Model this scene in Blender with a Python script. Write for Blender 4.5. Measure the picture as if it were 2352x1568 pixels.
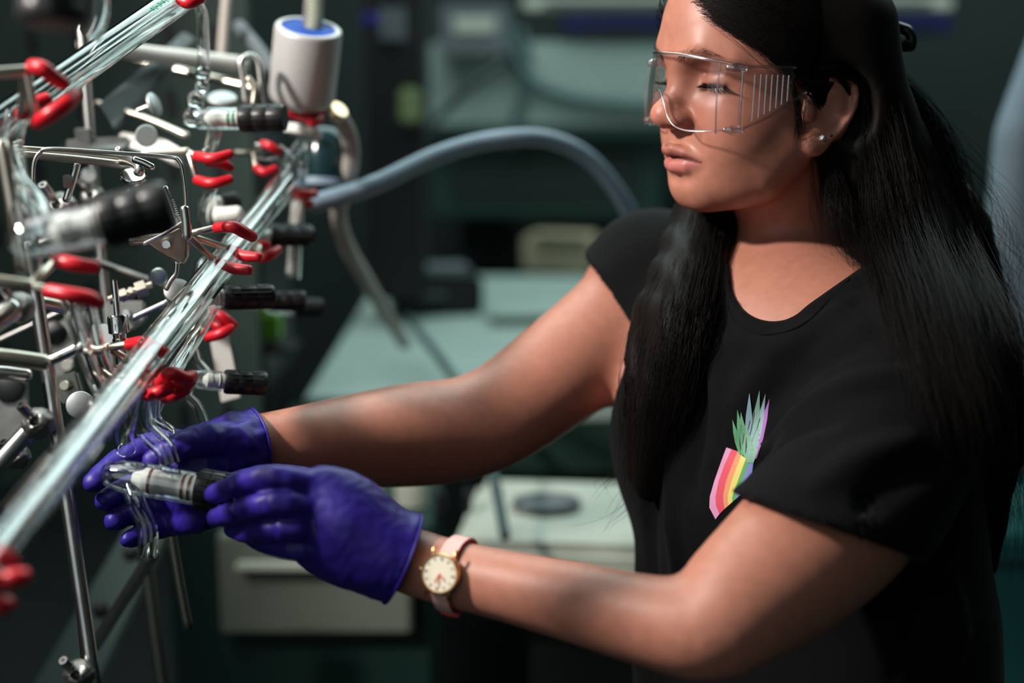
import bpy, bmesh, math, random
import numpy as np
from mathutils import Vector, Matrix
from mathutils.bvhtree import BVHTree

random.seed(7)
rng = np.random.default_rng(11)
scene = bpy.context.scene
COL = scene.collection
for _o in list(bpy.data.objects):
    bpy.data.objects.remove(_o)

# ------------------------------------------------------------------ camera
FPX, IW, IH = 3267.0, 2352.0, 1568.0
PITCH = math.radians(11.0)
CAM = np.array([0.0, 0.0, 1.50])
RIGHT = np.array([1.0, 0.0, 0.0])
UP = np.array([0.0, math.sin(PITCH), math.cos(PITCH)])
FWD = np.array([0.0, math.cos(PITCH), -math.sin(PITCH)])
cam_data = bpy.data.cameras.new('camera')
cam = bpy.data.objects.new('camera', cam_data)
COL.objects.link(cam)
cam.location = CAM
cam.rotation_euler = (math.radians(90) - PITCH, 0, 0)
cam_data.sensor_width = 36.0
cam_data.lens = FPX / IW * 36.0
cam_data.clip_start = 0.02
cam_data.dof.use_dof = True
cam_data.dof.focus_distance = 1.195
cam_data.dof.aperture_fstop = 1.95
scene.camera = cam

# ------------------------------------------------------------------ world, lights, exposure
scene.view_settings.view_transform = 'Standard'
scene.view_settings.look = 'None'
scene.view_settings.gamma = 1.0
scene.view_settings.use_curve_mapping = False
scene.view_settings.exposure = 0.35
scene.cycles.use_denoising = True
scene.cycles.max_bounces = 14
scene.cycles.transparent_max_bounces = 24
scene.cycles.transmission_bounces = 12
world = bpy.data.worlds.new('world')
scene.world = world
world.use_nodes = True
_bg = world.node_tree.nodes['Background']
_bg.inputs[0].default_value = (0.45, 0.72, 0.74, 1)
_bg.inputs[1].default_value = 0.04

def area_light(name, loc, target, size, size_y, power, color):
    d = bpy.data.lights.new(name, 'AREA')
    d.shape = 'RECTANGLE'
    d.size = size
    d.size_y = size_y
    d.energy = power
    d.color = color
    o = bpy.data.objects.new(name, d)
    COL.objects.link(o)
    o.location = loc
    v = Vector(target) - Vector(loc)
    o.rotation_euler = v.to_track_quat('-Z', 'Y').to_euler()
    return o

# bench lamp in front of the worker (upper left) and added fill lights
def spot_light(name, loc, target, half_deg, blend, power, radius, color):
    d = bpy.data.lights.new(name, 'SPOT')
    d.energy = power; d.color = color; d.shadow_soft_size = radius
    d.spot_size = math.radians(half_deg * 2); d.spot_blend = blend
    o = bpy.data.objects.new(name, d); COL.objects.link(o); o.location = loc
    o.rotation_euler = (Vector(target) - Vector(loc)).to_track_quat('-Z', 'Y').to_euler()
    return o
spot_light('bench_lamp', (-1.10, .74, 2.18), (.16, 1.28, 1.48), 38, .5, 114, .06, (1.0, .93, .87))
area_light('overhead_fill_light', (0.55, 2.9, 3.02), (0.55, 2.8, 0.0), 3.2, 2.0, 68, (0.76, 0.97, 0.95))  # added overhead fill: brightens the background, gives metal and glass something to reflect
area_light('rig_fill_light', (-.95, 1.15, 3.0), (-.55, 1.2, 1.2), 1.7, 1.2, 16, (0.93, 0.98, 0.96))  # added soft fill above the glass line to brighten its metal and plugs
area_light('camera_side_fill', (-1.3, -1.4, 2.2), (0.2, 1.3, 1.2), 2.6, 2.2, 9, (0.90, 0.96, 1.0))  # added broad fill from behind the camera, no actual window there

# ------------------------------------------------------------------ helpers
def P(px, py, d):
    """photograph pixel at distance d along the view axis -> world point (d in metres)."""
    return CAM + (px - IW / 2) / FPX * d * RIGHT + (IH / 2 - py) / FPX * d * UP + d * FWD

def px2m(r, d):
    return r * d / FPX

def tag(o, label=None, cat=None, group=None, kind=None):
    if label: o['label'] = label
    if cat: o['category'] = cat
    if group: o['group'] = group
    if kind: o['kind'] = kind
    return o

def link(name, me, mat=None, parent=None, smooth=True):
    o = bpy.data.objects.new(name, me)
    COL.objects.link(o)
    if mat is not None and not me.materials:
        me.materials.append(mat)
    if smooth and len(me.polygons):
        me.polygons.foreach_set('use_smooth', np.ones(len(me.polygons), dtype=bool))
        if len(me.polygons) < 4000:
            me.set_sharp_from_angle(angle=math.radians(48))
    if parent is not None:
        o.parent = parent
        o.matrix_parent_inverse = parent.matrix_basis.inverted()
    return o

def empty(name, loc):
    o = bpy.data.objects.new(name, None)
    COL.objects.link(o)
    o.empty_display_size = 0.02
    o.location = Vector(loc)
    return o

def np_mesh(name, V, Fq):
    """V (n,3), Fq (m,3|4) arrays -> mesh"""
    me = bpy.data.meshes.new(name)
    V = np.ascontiguousarray(V, dtype=np.float32)
    Fq = np.ascontiguousarray(Fq, dtype=np.int32)
    n, k = Fq.shape
    me.vertices.add(len(V))
    me.vertices.foreach_set('co', V.ravel())
    me.loops.add(n * k)
    me.loops.foreach_set('vertex_index', Fq.ravel())
    me.polygons.add(n)
    me.polygons.foreach_set('loop_start', np.arange(0, n * k, k, dtype=np.int32))
    try:
        me.polygons.foreach_set('loop_total', np.full(n, k, dtype=np.int32))
    except Exception:
        pass
    me.update(calc_edges=True)
    me.validate()
    return me

# ------------------------------------------------------------------ materials
def srgb(r, g, b):
    f = lambda c: (c / 255 / 12.92) if c / 255 <= 0.04045 else ((c / 255 + 0.055) / 1.055) ** 2.4
    return (f(r), f(g), f(b), 1.0)

def new_mat(name):
    m = bpy.data.materials.new(name)
    m.use_nodes = True
    return m, m.node_tree.nodes, m.node_tree.links, m.node_tree.nodes['Principled BSDF']

def mat(name, col, rough=0.5, metal=0.0, spec=0.5, noise=0.0, nscale=30.0, bump=0.0, bscale=200.0, trans=0.0, ior=1.45, coat=0.0, sheen=0.0, sss=0.0):
    m, N, L, B = new_mat(name)
    B.inputs['Base Color'].default_value = col
    B.inputs['Roughness'].default_value = rough
    B.inputs['Metallic'].default_value = metal
    B.inputs['Specular IOR Level'].default_value = spec
    B.inputs['Transmission Weight'].default_value = trans
    B.inputs['IOR'].default_value = ior
    B.inputs['Coat Weight'].default_value = coat
    B.inputs['Sheen Weight'].default_value = sheen
    if sss:
        B.inputs['Subsurface Weight'].default_value = sss
        B.inputs['Subsurface Radius'].default_value = (1.0, 0.35, 0.2)
        B.inputs['Subsurface Scale'].default_value = 0.004
    tc = N.new('ShaderNodeTexCoord')
    if noise:
        n = N.new('ShaderNodeTexNoise'); n.inputs['Scale'].default_value = nscale; n.inputs['Detail'].default_value = 4
        L.new(tc.outputs['Object'], n.inputs['Vector'])
        mx = N.new('ShaderNodeMix'); mx.data_type = 'RGBA'; mx.blend_type = 'MULTIPLY'
        mx.inputs[0].default_value = 1.0
        mx.inputs[6].default_value = col
        rp = N.new('ShaderNodeValToRGB')
        rp.color_ramp.elements[0].position = 0.3; rp.color_ramp.elements[0].color = (1 - noise, 1 - noise, 1 - noise, 1)
        rp.color_ramp.elements[1].position = 0.7; rp.color_ramp.elements[1].color = (1, 1, 1, 1)
        L.new(n.outputs[0], rp.inputs[0]); L.new(rp.outputs[0], mx.inputs[7]); L.new(mx.outputs[2], B.inputs['Base Color'])
    if bump:
        n2 = N.new('ShaderNodeTexNoise'); n2.inputs['Scale'].default_value = bscale; n2.inputs['Detail'].default_value = 3
        L.new(tc.outputs['Object'], n2.inputs['Vector'])
        b = N.new('ShaderNodeBump'); b.inputs['Strength'].default_value = bump; b.inputs['Distance'].default_value = 0.001
        L.new(n2.outputs[0], b.inputs['Height']); L.new(b.outputs[0], B.inputs['Normal'])
    return m

def attr_mat(name, rough=0.5, sss=0.0, bump=0.0, bscale=400.0, spec=0.5, attr='Col', rough_attr=None, sheen=0.0):
    m, N, L, B = new_mat(name)
    a = N.new('ShaderNodeAttribute'); a.attribute_name = attr
    tcm = N.new('ShaderNodeTexCoord'); nm = N.new('ShaderNodeTexNoise'); nm.inputs['Scale'].default_value = 110; nm.inputs['Detail'].default_value = 6
    L.new(tcm.outputs['Object'], nm.inputs['Vector'])
    rm = N.new('ShaderNodeValToRGB'); rm.color_ramp.elements[0].position = .3; rm.color_ramp.elements[0].color = (.86, .84, .82, 1); rm.color_ramp.elements[1].position = .7
    mm = N.new('ShaderNodeMix'); mm.data_type = 'RGBA'; mm.blend_type = 'MULTIPLY'; mm.inputs[0].default_value = 1
    L.new(nm.outputs[0], rm.inputs[0]); L.new(a.outputs['Color'], mm.inputs[6]); L.new(rm.outputs[0], mm.inputs[7])
    L.new(mm.outputs[2], B.inputs['Base Color'])
    B.inputs['Roughness'].default_value = rough
    B.inputs['Specular IOR Level'].default_value = spec
    B.inputs['Sheen Weight'].default_value = sheen
    if rough_attr:
        r = N.new('ShaderNodeAttribute'); r.attribute_name = rough_attr
        L.new(r.outputs['Fac'], B.inputs['Roughness'])
    if sss:
        B.inputs['Subsurface Weight'].default_value = sss
        B.inputs['Subsurface Radius'].default_value = (1.0, 0.35, 0.2)
        B.inputs['Subsurface Scale'].default_value = 0.005
    if bump:
        tc = N.new('ShaderNodeTexCoord')
        n2 = N.new('ShaderNodeTexNoise'); n2.inputs['Scale'].default_value = bscale; n2.inputs['Detail'].default_value = 3
        L.new(tc.outputs['Object'], n2.inputs['Vector'])
        b = N.new('ShaderNodeBump'); b.inputs['Strength'].default_value = bump; b.inputs['Distance'].default_value = 0.001
        L.new(n2.outputs[0], b.inputs['Height']); L.new(b.outputs[0], B.inputs['Normal'])
    return m

def set_col(me, cols):
    a = me.color_attributes.new('Col', 'FLOAT_COLOR', 'POINT')
    c = np.ones((len(me.vertices), 4), dtype=np.float32)
    c[:, :3] = cols
    a.data.foreach_set('color', c.ravel())

# ------------------------------------------------------------------ implicit-surface modelling kit (organic shapes)
def catmull(A, sub):
    A = np.asarray(A, float)
    E = np.vstack([2 * A[0] - A[1], A, 2 * A[-1] - A[-2]])
    out = []
    for i in range(len(A) - 1):
        p0, p1, p2, p3 = E[i], E[i + 1], E[i + 2], E[i + 3]
        for j in range(sub):
            t = j / sub
            out.append(0.5 * (2 * p1 + (p2 - p0) * t + (2 * p0 - 5 * p1 + 4 * p2 - p3) * t * t + (3 * p1 - p0 - 3 * p2 + p3) * t ** 3))
    out.append(A[-1])
    return np.array(out)

class Prim:
    __slots__ = ('op', 'k', 'c', 'c2', 'R', 'fn', 'frame')

class Field:
    """ordered list of smooth booleans; frames are (R, t): local = (p - t) @ R"""
    def __init__(self):
        self.prims = []
        self.frames = {'w': (np.eye(3), np.zeros(3))}
        self.cur = 'w'
    def frame(self, name, R=None, t=None):
        if R is not None:
            self.frames[name] = (np.asarray(R, float), np.asarray(t, float))
        self.cur = name
    def add(self, op, k, c, R, fn, mirror=False):
        p = Prim(); p.op = op; p.k = k; p.fn = fn; p.frame = self.cur
        Rm, t = self.frames[self.cur]
        p.c = np.asarray(c, float) @ Rm.T + t
        p.R = R
        m = np.asarray(c, float).copy()
        if mirror: m[1] = -m[1]
        p.c2 = m @ Rm.T + t
        self.prims.append(p)
    # primitives -----------------------------------------------------
    def ell(self, c, r, k=0.01, op='u', rot=None, mirror=False):
        c = np.asarray(c, float); r = np.asarray(r, float)
        M = None if rot is None else np.array(rot, float)
        def fn(p):
            q = p
            if mirror:
                q = p.copy(); q[:, 1] = np.abs(q[:, 1])
            q = q - c
            if M is not None: q = q @ M
            a = q / r
            k0 = np.sqrt(np.einsum('ij,ij->i', a, a)) + 1e-9
            b = a / r
            k1 = np.sqrt(np.einsum('ij,ij->i', b, b)) + 1e-9
            return k0 * (k0 - 1.0) / k1
        self.add(op, k, c, r.max() * 1.7, fn, mirror)
    def chain(self, pts, rad, k=0.01, op='u', mirror=False, flat=None, sub=0):
        """polyline of round cones; flat=(axis, factor) squashes across an axis"""
        pts = np.asarray(pts, float); rad = np.asarray(rad, float) * np.ones(len(pts))
        if sub:
            pr_ = catmull(np.column_stack([pts, rad]), sub); pts = pr_[:, :3]; rad = pr_[:, 3]
        def fn(p):
            q = p
            if mirror:
                q = p.copy(); q[:, 1] = np.abs(q[:, 1])
            d = None
            segs = range(max(1, len(pts) - 1))
            if flat is None and len(pts) > 3 and len(q) > 100:
                lo_, hi_ = q.min(0), q.max(0)
                cc = (lo_ + hi_) * .5; RR_ = np.linalg.norm(hi_ - lo_) * .5
                A_, B_ = pts[:-1], pts[1:]
                ba_ = B_ - A_; l2_ = np.maximum((ba_ * ba_).sum(1), 1e-12)
                t_ = np.clip(((cc - A_) * ba_).sum(1) / l2_, 0, 1)
                dc = np.linalg.norm(cc - A_ - t_[:, None] * ba_, axis=1)
                mr, nr = np.maximum(rad[:-1], rad[1:]), np.minimum(rad[:-1], rad[1:])
                segs = np.nonzero(dc - RR_ - mr <= (dc + RR_ - nr).min() + 1e-6)[0]
            for i in segs:
                a = pts[i]; b = pts[min(i + 1, len(pts) - 1)]
                ba = b - a; l2 = max(ba @ ba, 1e-12)
                pa = q - a
                t = np.minimum(np.maximum(pa @ (ba / l2), 0), 1)
                v = pa - t[:, None] * ba
                if flat is not None:
                    ax, f = flat
                    s = v @ ax
                    v = v + (f - 1.0) * s[:, None] * ax
                dd = np.sqrt(np.einsum('ij,ij->i', v, v)) - (rad[i] + (rad[min(i + 1, len(pts) - 1)] - rad[i]) * t)
                d = dd if d is None else np.minimum(d, dd)
            return d
        c = pts.mean(0); RR = (np.sqrt(((pts - c) ** 2).sum(1)) + rad).max()
        self.add(op, k, c, RR, fn, mirror)
    def bump(self, c, s, amp, mirror=False):
        """gaussian inflate (amp>0) or deflate"""
        c = np.asarray(c, float); s = np.asarray(s, float) * np.ones(3)
        def fn(p):
            q = p
            if mirror:
                q = p.copy(); q[:, 1] = np.abs(q[:, 1])
            a = (q - c) / s
            return amp * np.exp(-(a * a).sum(1))
        self.add('b', 0, c, s.max() * 2.6, fn, mirror)
    def disp(self, c, R, fn):
        self.add('b', 0, c, R, fn)
    def cut(self, c, R, fn, k=0.002):
        """intersect with fn<0 inside sphere (c,R) of influence"""
        self.add('i', k, c, R, fn)
    # evaluation -----------------------------------------------------
    def eval(self, p, c=None, R=None):
        p = np.asarray(p, float)
        d = np.full(len(p), 1.0)
        loc = {}
        for pr in self.prims:
            if c is not None:
                lim = pr.R + R + max(pr.k, 0.0) + 0.012
                if ((pr.c - c) ** 2).sum() > lim * lim and ((pr.c2 - c) ** 2).sum() > lim * lim:
                    continue
            if pr.frame not in loc:
                Rm, t = self.frames[pr.frame]
                loc[pr.frame] = (p - t) @ Rm
            e = pr.fn(loc[pr.frame])
            if pr.op == 'u':
                k = max(pr.k, 1e-6)
                h = np.maximum(k - np.abs(d - e), 0) / k
                d = np.minimum(d, e) - h * h * k * 0.25
            elif pr.op == 's':
                k = max(pr.k, 1e-6); e = -e
                h = np.maximum(k - np.abs(d - e), 0) / k
                d = np.maximum(d, e) + h * h * k * 0.25
            elif pr.op == 'i':
                k = max(pr.k, 1e-6)
                h = np.maximum(k - np.abs(d - e), 0) / k
                d = np.maximum(d, e) + h * h * k * 0.25
            else:
                d = d - e
        return d

def polygonise(field, lo, hi, h, R=None, t=None, clip=None, B=10):
    """surface nets over the box lo..hi (in frame R,t) with cell size h; returns world verts, quads"""
    R = np.eye(3) if R is None else np.asarray(R, float)
    t = np.zeros(3) if t is None else np.asarray(t, float)
    lo = np.asarray(lo, float); hi = np.asarray(hi, float)
    nb = np.ceil((hi - lo) / (h * B)).astype(int)
    nb = np.maximum(nb, 1)
    D = nb * B + 1
    bi = np.stack(np.meshgrid(*[np.arange(n) for n in nb], indexing='ij'), -1).reshape(-1, 3)
    cen = (lo + (bi + 0.5) * B * h) @ R.T + t
    rad = B * h * 0.5 * math.sqrt(3)
    # coarse cull
    keep = []
    for s in range(0, len(cen), 4096):
        keep.append(np.abs(field.eval(cen[s:s + 4096])) < rad * 1.35 + 0.003)
    keep = np.concatenate(keep)
    bi = bi[keep]; cen = cen[keep]
    g = np.arange(B + 2)
    off = np.stack(np.meshgrid(g, g, g, indexing='ij'), -1).reshape(-1, 3)
    VP, VID = [], []
    EX = [[], [], []]
    n = B + 2
    stride = np.array([D[1] * D[2] * 4, D[2] * 2, 1], dtype=np.int64)
    corners = [(i, j, k) for i in (0, 1) for j in (0, 1) for k in (0, 1)]
    edges = [(a, b) for a in range(8) for b in range(a + 1, 8) if sum(abs(x - y) for x, y in zip(corners[a], corners[b])) == 1]
    for b0, cc in zip(bi, cen):
        idx = off + b0 * B
        pts = (lo + idx * h) @ R.T + t
        d = field.eval(pts, cc, rad + 2 * h).astype(np.float32)
        if clip is not None:
            pass
        d = d.reshape(n, n, n)
        s = d < 0
        if s.all() or not s.any():
            continue
        m = n - 1
        cs = [s[i:i + m, j:j + m, k:k + m] for (i, j, k) in corners]
        cd = [d[i:i + m, j:j + m, k:k + m] for (i, j, k) in corners]
        sm = sum(x.astype(np.int8) for x in cs)
        act = (sm > 0) & (sm < 8)
        own = act.copy(); own[B:] = False; own[:, B:] = False; own[:, :, B:] = False
        ci = np.argwhere(own)
        if len(ci):
            acc = np.zeros((len(ci), 3)); cnt = np.zeros(len(ci))
            vals = [x[own] for x in cd]
            for a, b in edges:
                va, vb = vals[a], vals[b]
                x = (va < 0) != (vb < 0)
                tt = np.where(x, va / np.where(va == vb, 1, va - vb), 0)
                pa = np.array(corners[a]); pb = np.array(corners[b])
                q = pa + tt[:, None] * (pb - pa)
                acc += np.where(x[:, None], q, 0); cnt += x
            v = acc / cnt[:, None] + ci + b0 * B
            VP.append((lo + v * h) @ R.T + t)
            VID.append(((ci + b0 * B) * stride).sum(1))
        for ax in range(3):
            sl0 = [slice(0, B)] * 3; sl1 = [slice(0, B)] * 3
            sl1[ax] = slice(1, B + 1)
            a = s[tuple(sl0)]; b = s[tuple(sl1)]
            e = np.argwhere(a != b)
            if len(e):
                flip = a[a != b]
                EX[ax].append((e + b0 * B, flip))
    if not VP:
        return np.zeros((0, 3)), np.zeros((0, 4), int)
    V = np.concatenate(VP); ID = np.concatenate(VID)
    o = np.argsort(ID); ID = ID[o]; V = V[o]
    Q = []
    for ax in range(3):
        if not EX[ax]: continue
        e = np.concatenate([x[0] for x in EX[ax]]); fl = np.concatenate([x[1] for x in EX[ax]])
        u = [0, 0, 0]; w = [0, 0, 0]
        u[(ax + 1) % 3] = 1; w[(ax + 2) % 3] = 1
        u = np.array(u); w = np.array(w)
        quad = [e - u - w, e - w, e, e - u]
        ok = np.ones(len(e), bool); ids = []
        for q in quad:
            i = (q * stride).sum(1)
            j = np.searchsorted(ID, i); j = np.minimum(j, len(ID) - 1)
            ok &= (ID[j] == i) & (q >= 0).all(1)
            ids.append(j)
        f = np.stack(ids, 1)[ok]; fl = fl[ok]
        f[~fl] = f[~fl][:, ::-1]
        Q.append(f)
    return V, np.concatenate(Q)

def relax(V, Q, it=2, lam=0.5):
    n = len(V)
    for _ in range(it):
        acc = np.zeros((n, 3)); cnt = np.zeros(n)
        for a in range(4):
            b = (a + 1) % 4
            for c in range(3):
                acc[:, c] += np.bincount(Q[:, a], V[Q[:, b], c], n) + np.bincount(Q[:, b], V[Q[:, a], c], n)
            cnt += np.bincount(Q[:, a], minlength=n) + np.bincount(Q[:, b], minlength=n)
        m = cnt > 0
        V = V.copy()
        V[m] += lam * (acc[m] / cnt[m, None] - V[m])
    return V

# ------------------------------------------------------------------ mesh builders
def thin_clear(name, tint=(.97, .96, .97, 1), refl=1.0, rough=.03, base=0.0):
    """clear thin-walled plastic: straight-through transmission plus Fresnel reflection"""
    m, N, L, B = new_mat(name)
    N.remove(B)
    tr = N.new('ShaderNodeBsdfTransparent'); tr.inputs[0].default_value = tint
    gl_ = N.new('ShaderNodeBsdfGlossy'); gl_.inputs['Roughness'].default_value = rough
    fr = N.new('ShaderNodeLayerWeight'); fr.inputs[0].default_value = .5
    pw = N.new('ShaderNodeMath'); pw.operation = 'POWER'; pw.inputs[1].default_value = 3.6
    mu = N.new('ShaderNodeMath'); mu.operation = 'MULTIPLY_ADD'; mu.inputs[1].default_value = .85 * min(refl, 1.1); mu.inputs[2].default_value = .035 * refl + base
    mx = N.new('ShaderNodeMixShader')
    L.new(fr.outputs['Facing'], pw.inputs[0]); L.new(pw.outputs[0], mu.inputs[0]); L.new(mu.outputs[0], mx.inputs[0])
    L.new(tr.outputs[0], mx.inputs[1]); L.new(gl_.outputs[0], mx.inputs[2])
    L.new(mx.outputs[0], N['Material Output'].inputs[0])
    return m
def tube_mesh(name, c, r, sides=12, cap=True):
    """closed tube along polyline, radius scalar or per-point (parallel transported)"""
    c = np.asarray(c, float); n = len(c); rr = np.asarray(r) * np.ones(n)
    t = np.gradient(c, axis=0); t /= np.linalg.norm(t, axis=1)[:, None] + 1e-12
    u = np.cross(t[0], [0.2, .3, .9]); 
    if np.linalg.norm(u) < .1: u = np.cross(t[0], [1, 0, 0])
    u /= np.linalg.norm(u)
    rings = []
    for i in range(n):
        u = u - t[i] * (u @ t[i]); u /= np.linalg.norm(u)
        w = np.cross(t[i], u)
        a = np.arange(sides) * 2 * math.pi / sides
        rings.append(c[i] + rr[i] * (np.cos(a)[:, None] * u + np.sin(a)[:, None] * w))
    V = np.concatenate(rings)
    Q = []
    for i in range(n - 1):
        for j in range(sides):
            k = (j + 1) % sides
            Q.append((i * sides + j, i * sides + k, (i + 1) * sides + k, (i + 1) * sides + j))
    me = bpy.data.meshes.new(name)
    F_ = [tuple(q) for q in Q]
    if cap:
        F_.append(tuple(range(sides - 1, -1, -1))); F_.append(tuple((n - 1) * sides + j for j in range(sides)))
    me.from_pydata(V.tolist(), [], F_)
    me.update()
    if cap and len(me.polygons):
        pass
    return me

def lathe(name, prof, n, place, mtl, parent, cap=True):
    """profile [(r,z)...] spun about local z then placed"""
    a = np.arange(n) * 2 * math.pi / n
    V = np.concatenate([np.stack([r * np.cos(a), r * np.sin(a), np.full(n, z)], 1) for r, z in prof])
    Fq = []
    for i in range(len(prof) - 1):
        for j in range(n):
            k = (j + 1) % n
            Fq.append((i * n + j, i * n + k, (i + 1) * n + k, (i + 1) * n + j))
    if cap:
        Fq.append(tuple(range(n - 1, -1, -1))); Fq.append(tuple((len(prof) - 1) * n + j for j in range(n)))
    me = bpy.data.meshes.new(name); me.from_pydata(place(V).tolist(), [], Fq); me.update()
    return link(name, me, mtl, parent)

def box(name, c, size, mtl, parent=None, yaw=0.0, bevel=.004, R=None):
    """bevelled box centred at c (world)"""
    bm = bmesh.new(); bmesh.ops.create_cube(bm, size=1)
    for v in bm.verts: v.co = Vector((v.co.x * size[0], v.co.y * size[1], v.co.z * size[2]))
    if bevel: bmesh.ops.bevel(bm, geom=bm.edges[:], offset=min(bevel, min(size) * .45), segments=2, affect='EDGES', clamp_overlap=True)
    M = (Matrix(np.asarray(R).tolist()) if R is not None else Matrix.Rotation(yaw, 3, 'Z')).to_4x4()
    me = bpy.data.meshes.new(name); bm.to_mesh(me); bm.free()
    me.transform(Matrix.Translation(Vector(c)) @ M)
    return link(name, me, mtl, parent, smooth=False)
def rodw(name, pts, r, mtl, parent=None, sides=14, sub=6):
    c = np.array(pts, float)
    if len(c) > 2: 
        if np.ndim(r):
            cr = catmull(np.column_stack([c, r]), sub); c, r = cr[:, :3], cr[:, 3]
        else: c = catmull(c, sub)
    # rounded tips
    def tip(a, b, rr):
        d = (a - b); d = d / np.linalg.norm(d)
        return [a + d * rr * f for f in (.35, .55)], [rr * .80, rr * .45]
    rr = np.asarray(r) * np.ones(len(c))
    p0, r0 = tip(c[0], c[1], rr[0]); p1, r1 = tip(c[-1], c[-2], rr[-1])
    c = np.vstack([p0[::-1], c, p1]); rr = np.concatenate([r0[::-1], rr, r1])
    return link(name, tube_mesh(name, c, rr, sides), mtl, parent)
def PP(L): return [P(*q) for q in L]
def glass_tube(name, pts, r, mtl, parent=None, wall=.0014, sides=20, sub=5, closed=False):
    """hollow glass tube with wall thickness (open ends unless closed)"""
    c = np.array(pts, float)
    if len(c) > 2:
        if np.ndim(r):
            cr = catmull(np.column_stack([c, r]), sub); c, r = cr[:, :3], cr[:, 3]
        else: c = catmull(c, sub)
    rr = np.asarray(r) * np.ones(len(c))
    if closed:
        d = c[-1] - c[-2]; d /= np.linalg.norm(d)
        ext = [c[-1] + d * rr[-1] * f for f in (.5, .8, .97)]
        c = np.vstack([c, ext]); rr = np.concatenate([rr, rr[-1] * np.array([.87, .6, .2])])
    a = tube_mesh(name, c, rr, sides, cap=False); b = tube_mesh(name, c, np.maximum(rr - wall, rr * .3), sides, cap=False)
    n = len(a.vertices)
    V = [v.co[:] for v in a.vertices] + [v.co[:] for v in b.vertices]
    F_ = [tuple(p.vertices) for p in a.polygons] + [tuple(x + n for x in reversed(p.vertices)) for p in b.polygons]
    m = len(c)
    for j in range(sides):
        k = (j + 1) % sides
        F_.append((k, j, n + j, n + k)); e = (m - 1) * sides
        F_.append((e + j, e + k, n + e + k, n + e + j))
    me = bpy.data.meshes.new(name); me.from_pydata(V, [], F_); me.update()
    bpy.data.meshes.remove(a); bpy.data.meshes.remove(b)
    return link(name, me, mtl, parent)
def axis_place(a, b):
    """placer for lathe(): local z runs from a towards b (world)"""
    a = np.asarray(a, float); z = np.asarray(b, float) - a; L_ = np.linalg.norm(z); z = z / L_
    x = np.cross(z, [0.1, .2, .97]); x /= np.linalg.norm(x); y = np.cross(z, x)
    M = np.stack([x, y, z], 1)
    return (lambda V: a + V @ M.T), L_
def Gz(px, py, z):
    """point where the pixel ray meets height z"""
    d0 = P(px, py, 1.0) - CAM
    return CAM + d0 * ((z - CAM[2]) / d0[2])
def GY(px, py, y):
    d0 = P(px, py, 1.0) - CAM
    return CAM + d0 * (y / d0[1])

# ================================================================== room shell
wallm = mat('dark_green_wall', srgb(20, 34, 32), .8, noise=.3, nscale=3)
floorm = mat('dark_floor', srgb(26, 32, 32), .6, noise=.3, nscale=8)
def slab(name, c, size, m):
    o = box(name, c, size, m, bevel=0); o['kind'] = 'structure'; return o
slab('floor', (.2, 2.2, -.05), (6.4, 6.4, .1), floorm)
slab('wall_back', (.2, 4.45, 1.5), (6.4, .1, 3.2), wallm)
slab('wall_left', (-2.95, 2.2, 1.5), (.1, 6.4, 3.2), wallm)
slab('wall_right', (3.35, 2.2, 1.5), (.1, 6.4, 3.2), wallm)
slab('ceiling', (.2, 2.2, 3.12), (6.4, 6.4, .1), mat('ceiling_paint', srgb(90, 100, 98), .9))
# ================================================================== background bench and equipment (out of focus)
pale = mat('pale_laminate', srgb(142, 158, 152), .55, noise=.12, nscale=6)
palew = mat('off_white_enamel', srgb(170, 174, 162), .5, noise=.08, nscale=9)
darkm = mat('black_plastic', srgb(14, 17, 19), .5)
greym = mat('grey_plastic', srgb(88, 94, 98), .5)
navym = mat('navy_plastic', srgb(16, 18, 70), .45)
greenm = mat('deep_green_paint', srgb(10, 44, 38), .6)
creamm = mat('cream_cardboard', srgb(160, 148, 124), .8)
drawerm = mat('dull_cream_enamel', srgb(112, 120, 108), .55, noise=.1, nscale=9)
bench = empty('lab_bench', (.45, 2.65, 0)); tag(bench, 'long pale laboratory bench behind the worker, cluttered and out of focus', 'bench')
box('worktop', (.64, 3.04, .93), (1.98, 1.42, .04), pale, bench)
for x in (-.36, 1.58):
    for y in (2.42, 3.66):
        box('leg', (x, y, .455), (.06, .06, .91), greenm, bench)
box('apron', (.62, 2.36, .86), (2.0, .03, .09), greenm, bench)
# drawer unit
dr = empty('drawer_unit', (-.29, 2.15, 0)); tag(dr, 'low pale cabinet with one drawer behind the gloved hands', 'cabinet')
box('body', (-.315, 2.15, .415), (.39, .27, .83), greenm, dr)
q0, q1 = GY(505, 1235, 2.0), GY(945, 1470, 1.98)
fr_ = box('drawer', ((q0[0] + q1[0]) / 2, 1.995, (q0[2] + q1[2]) / 2 + .01), (q1[0] - q0[0], .03, q0[2] - q1[2]), drawerm, dr)
box('handle', GY(660, 1300, 1.965), (.15, .02, .012), palew, fr_)
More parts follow.
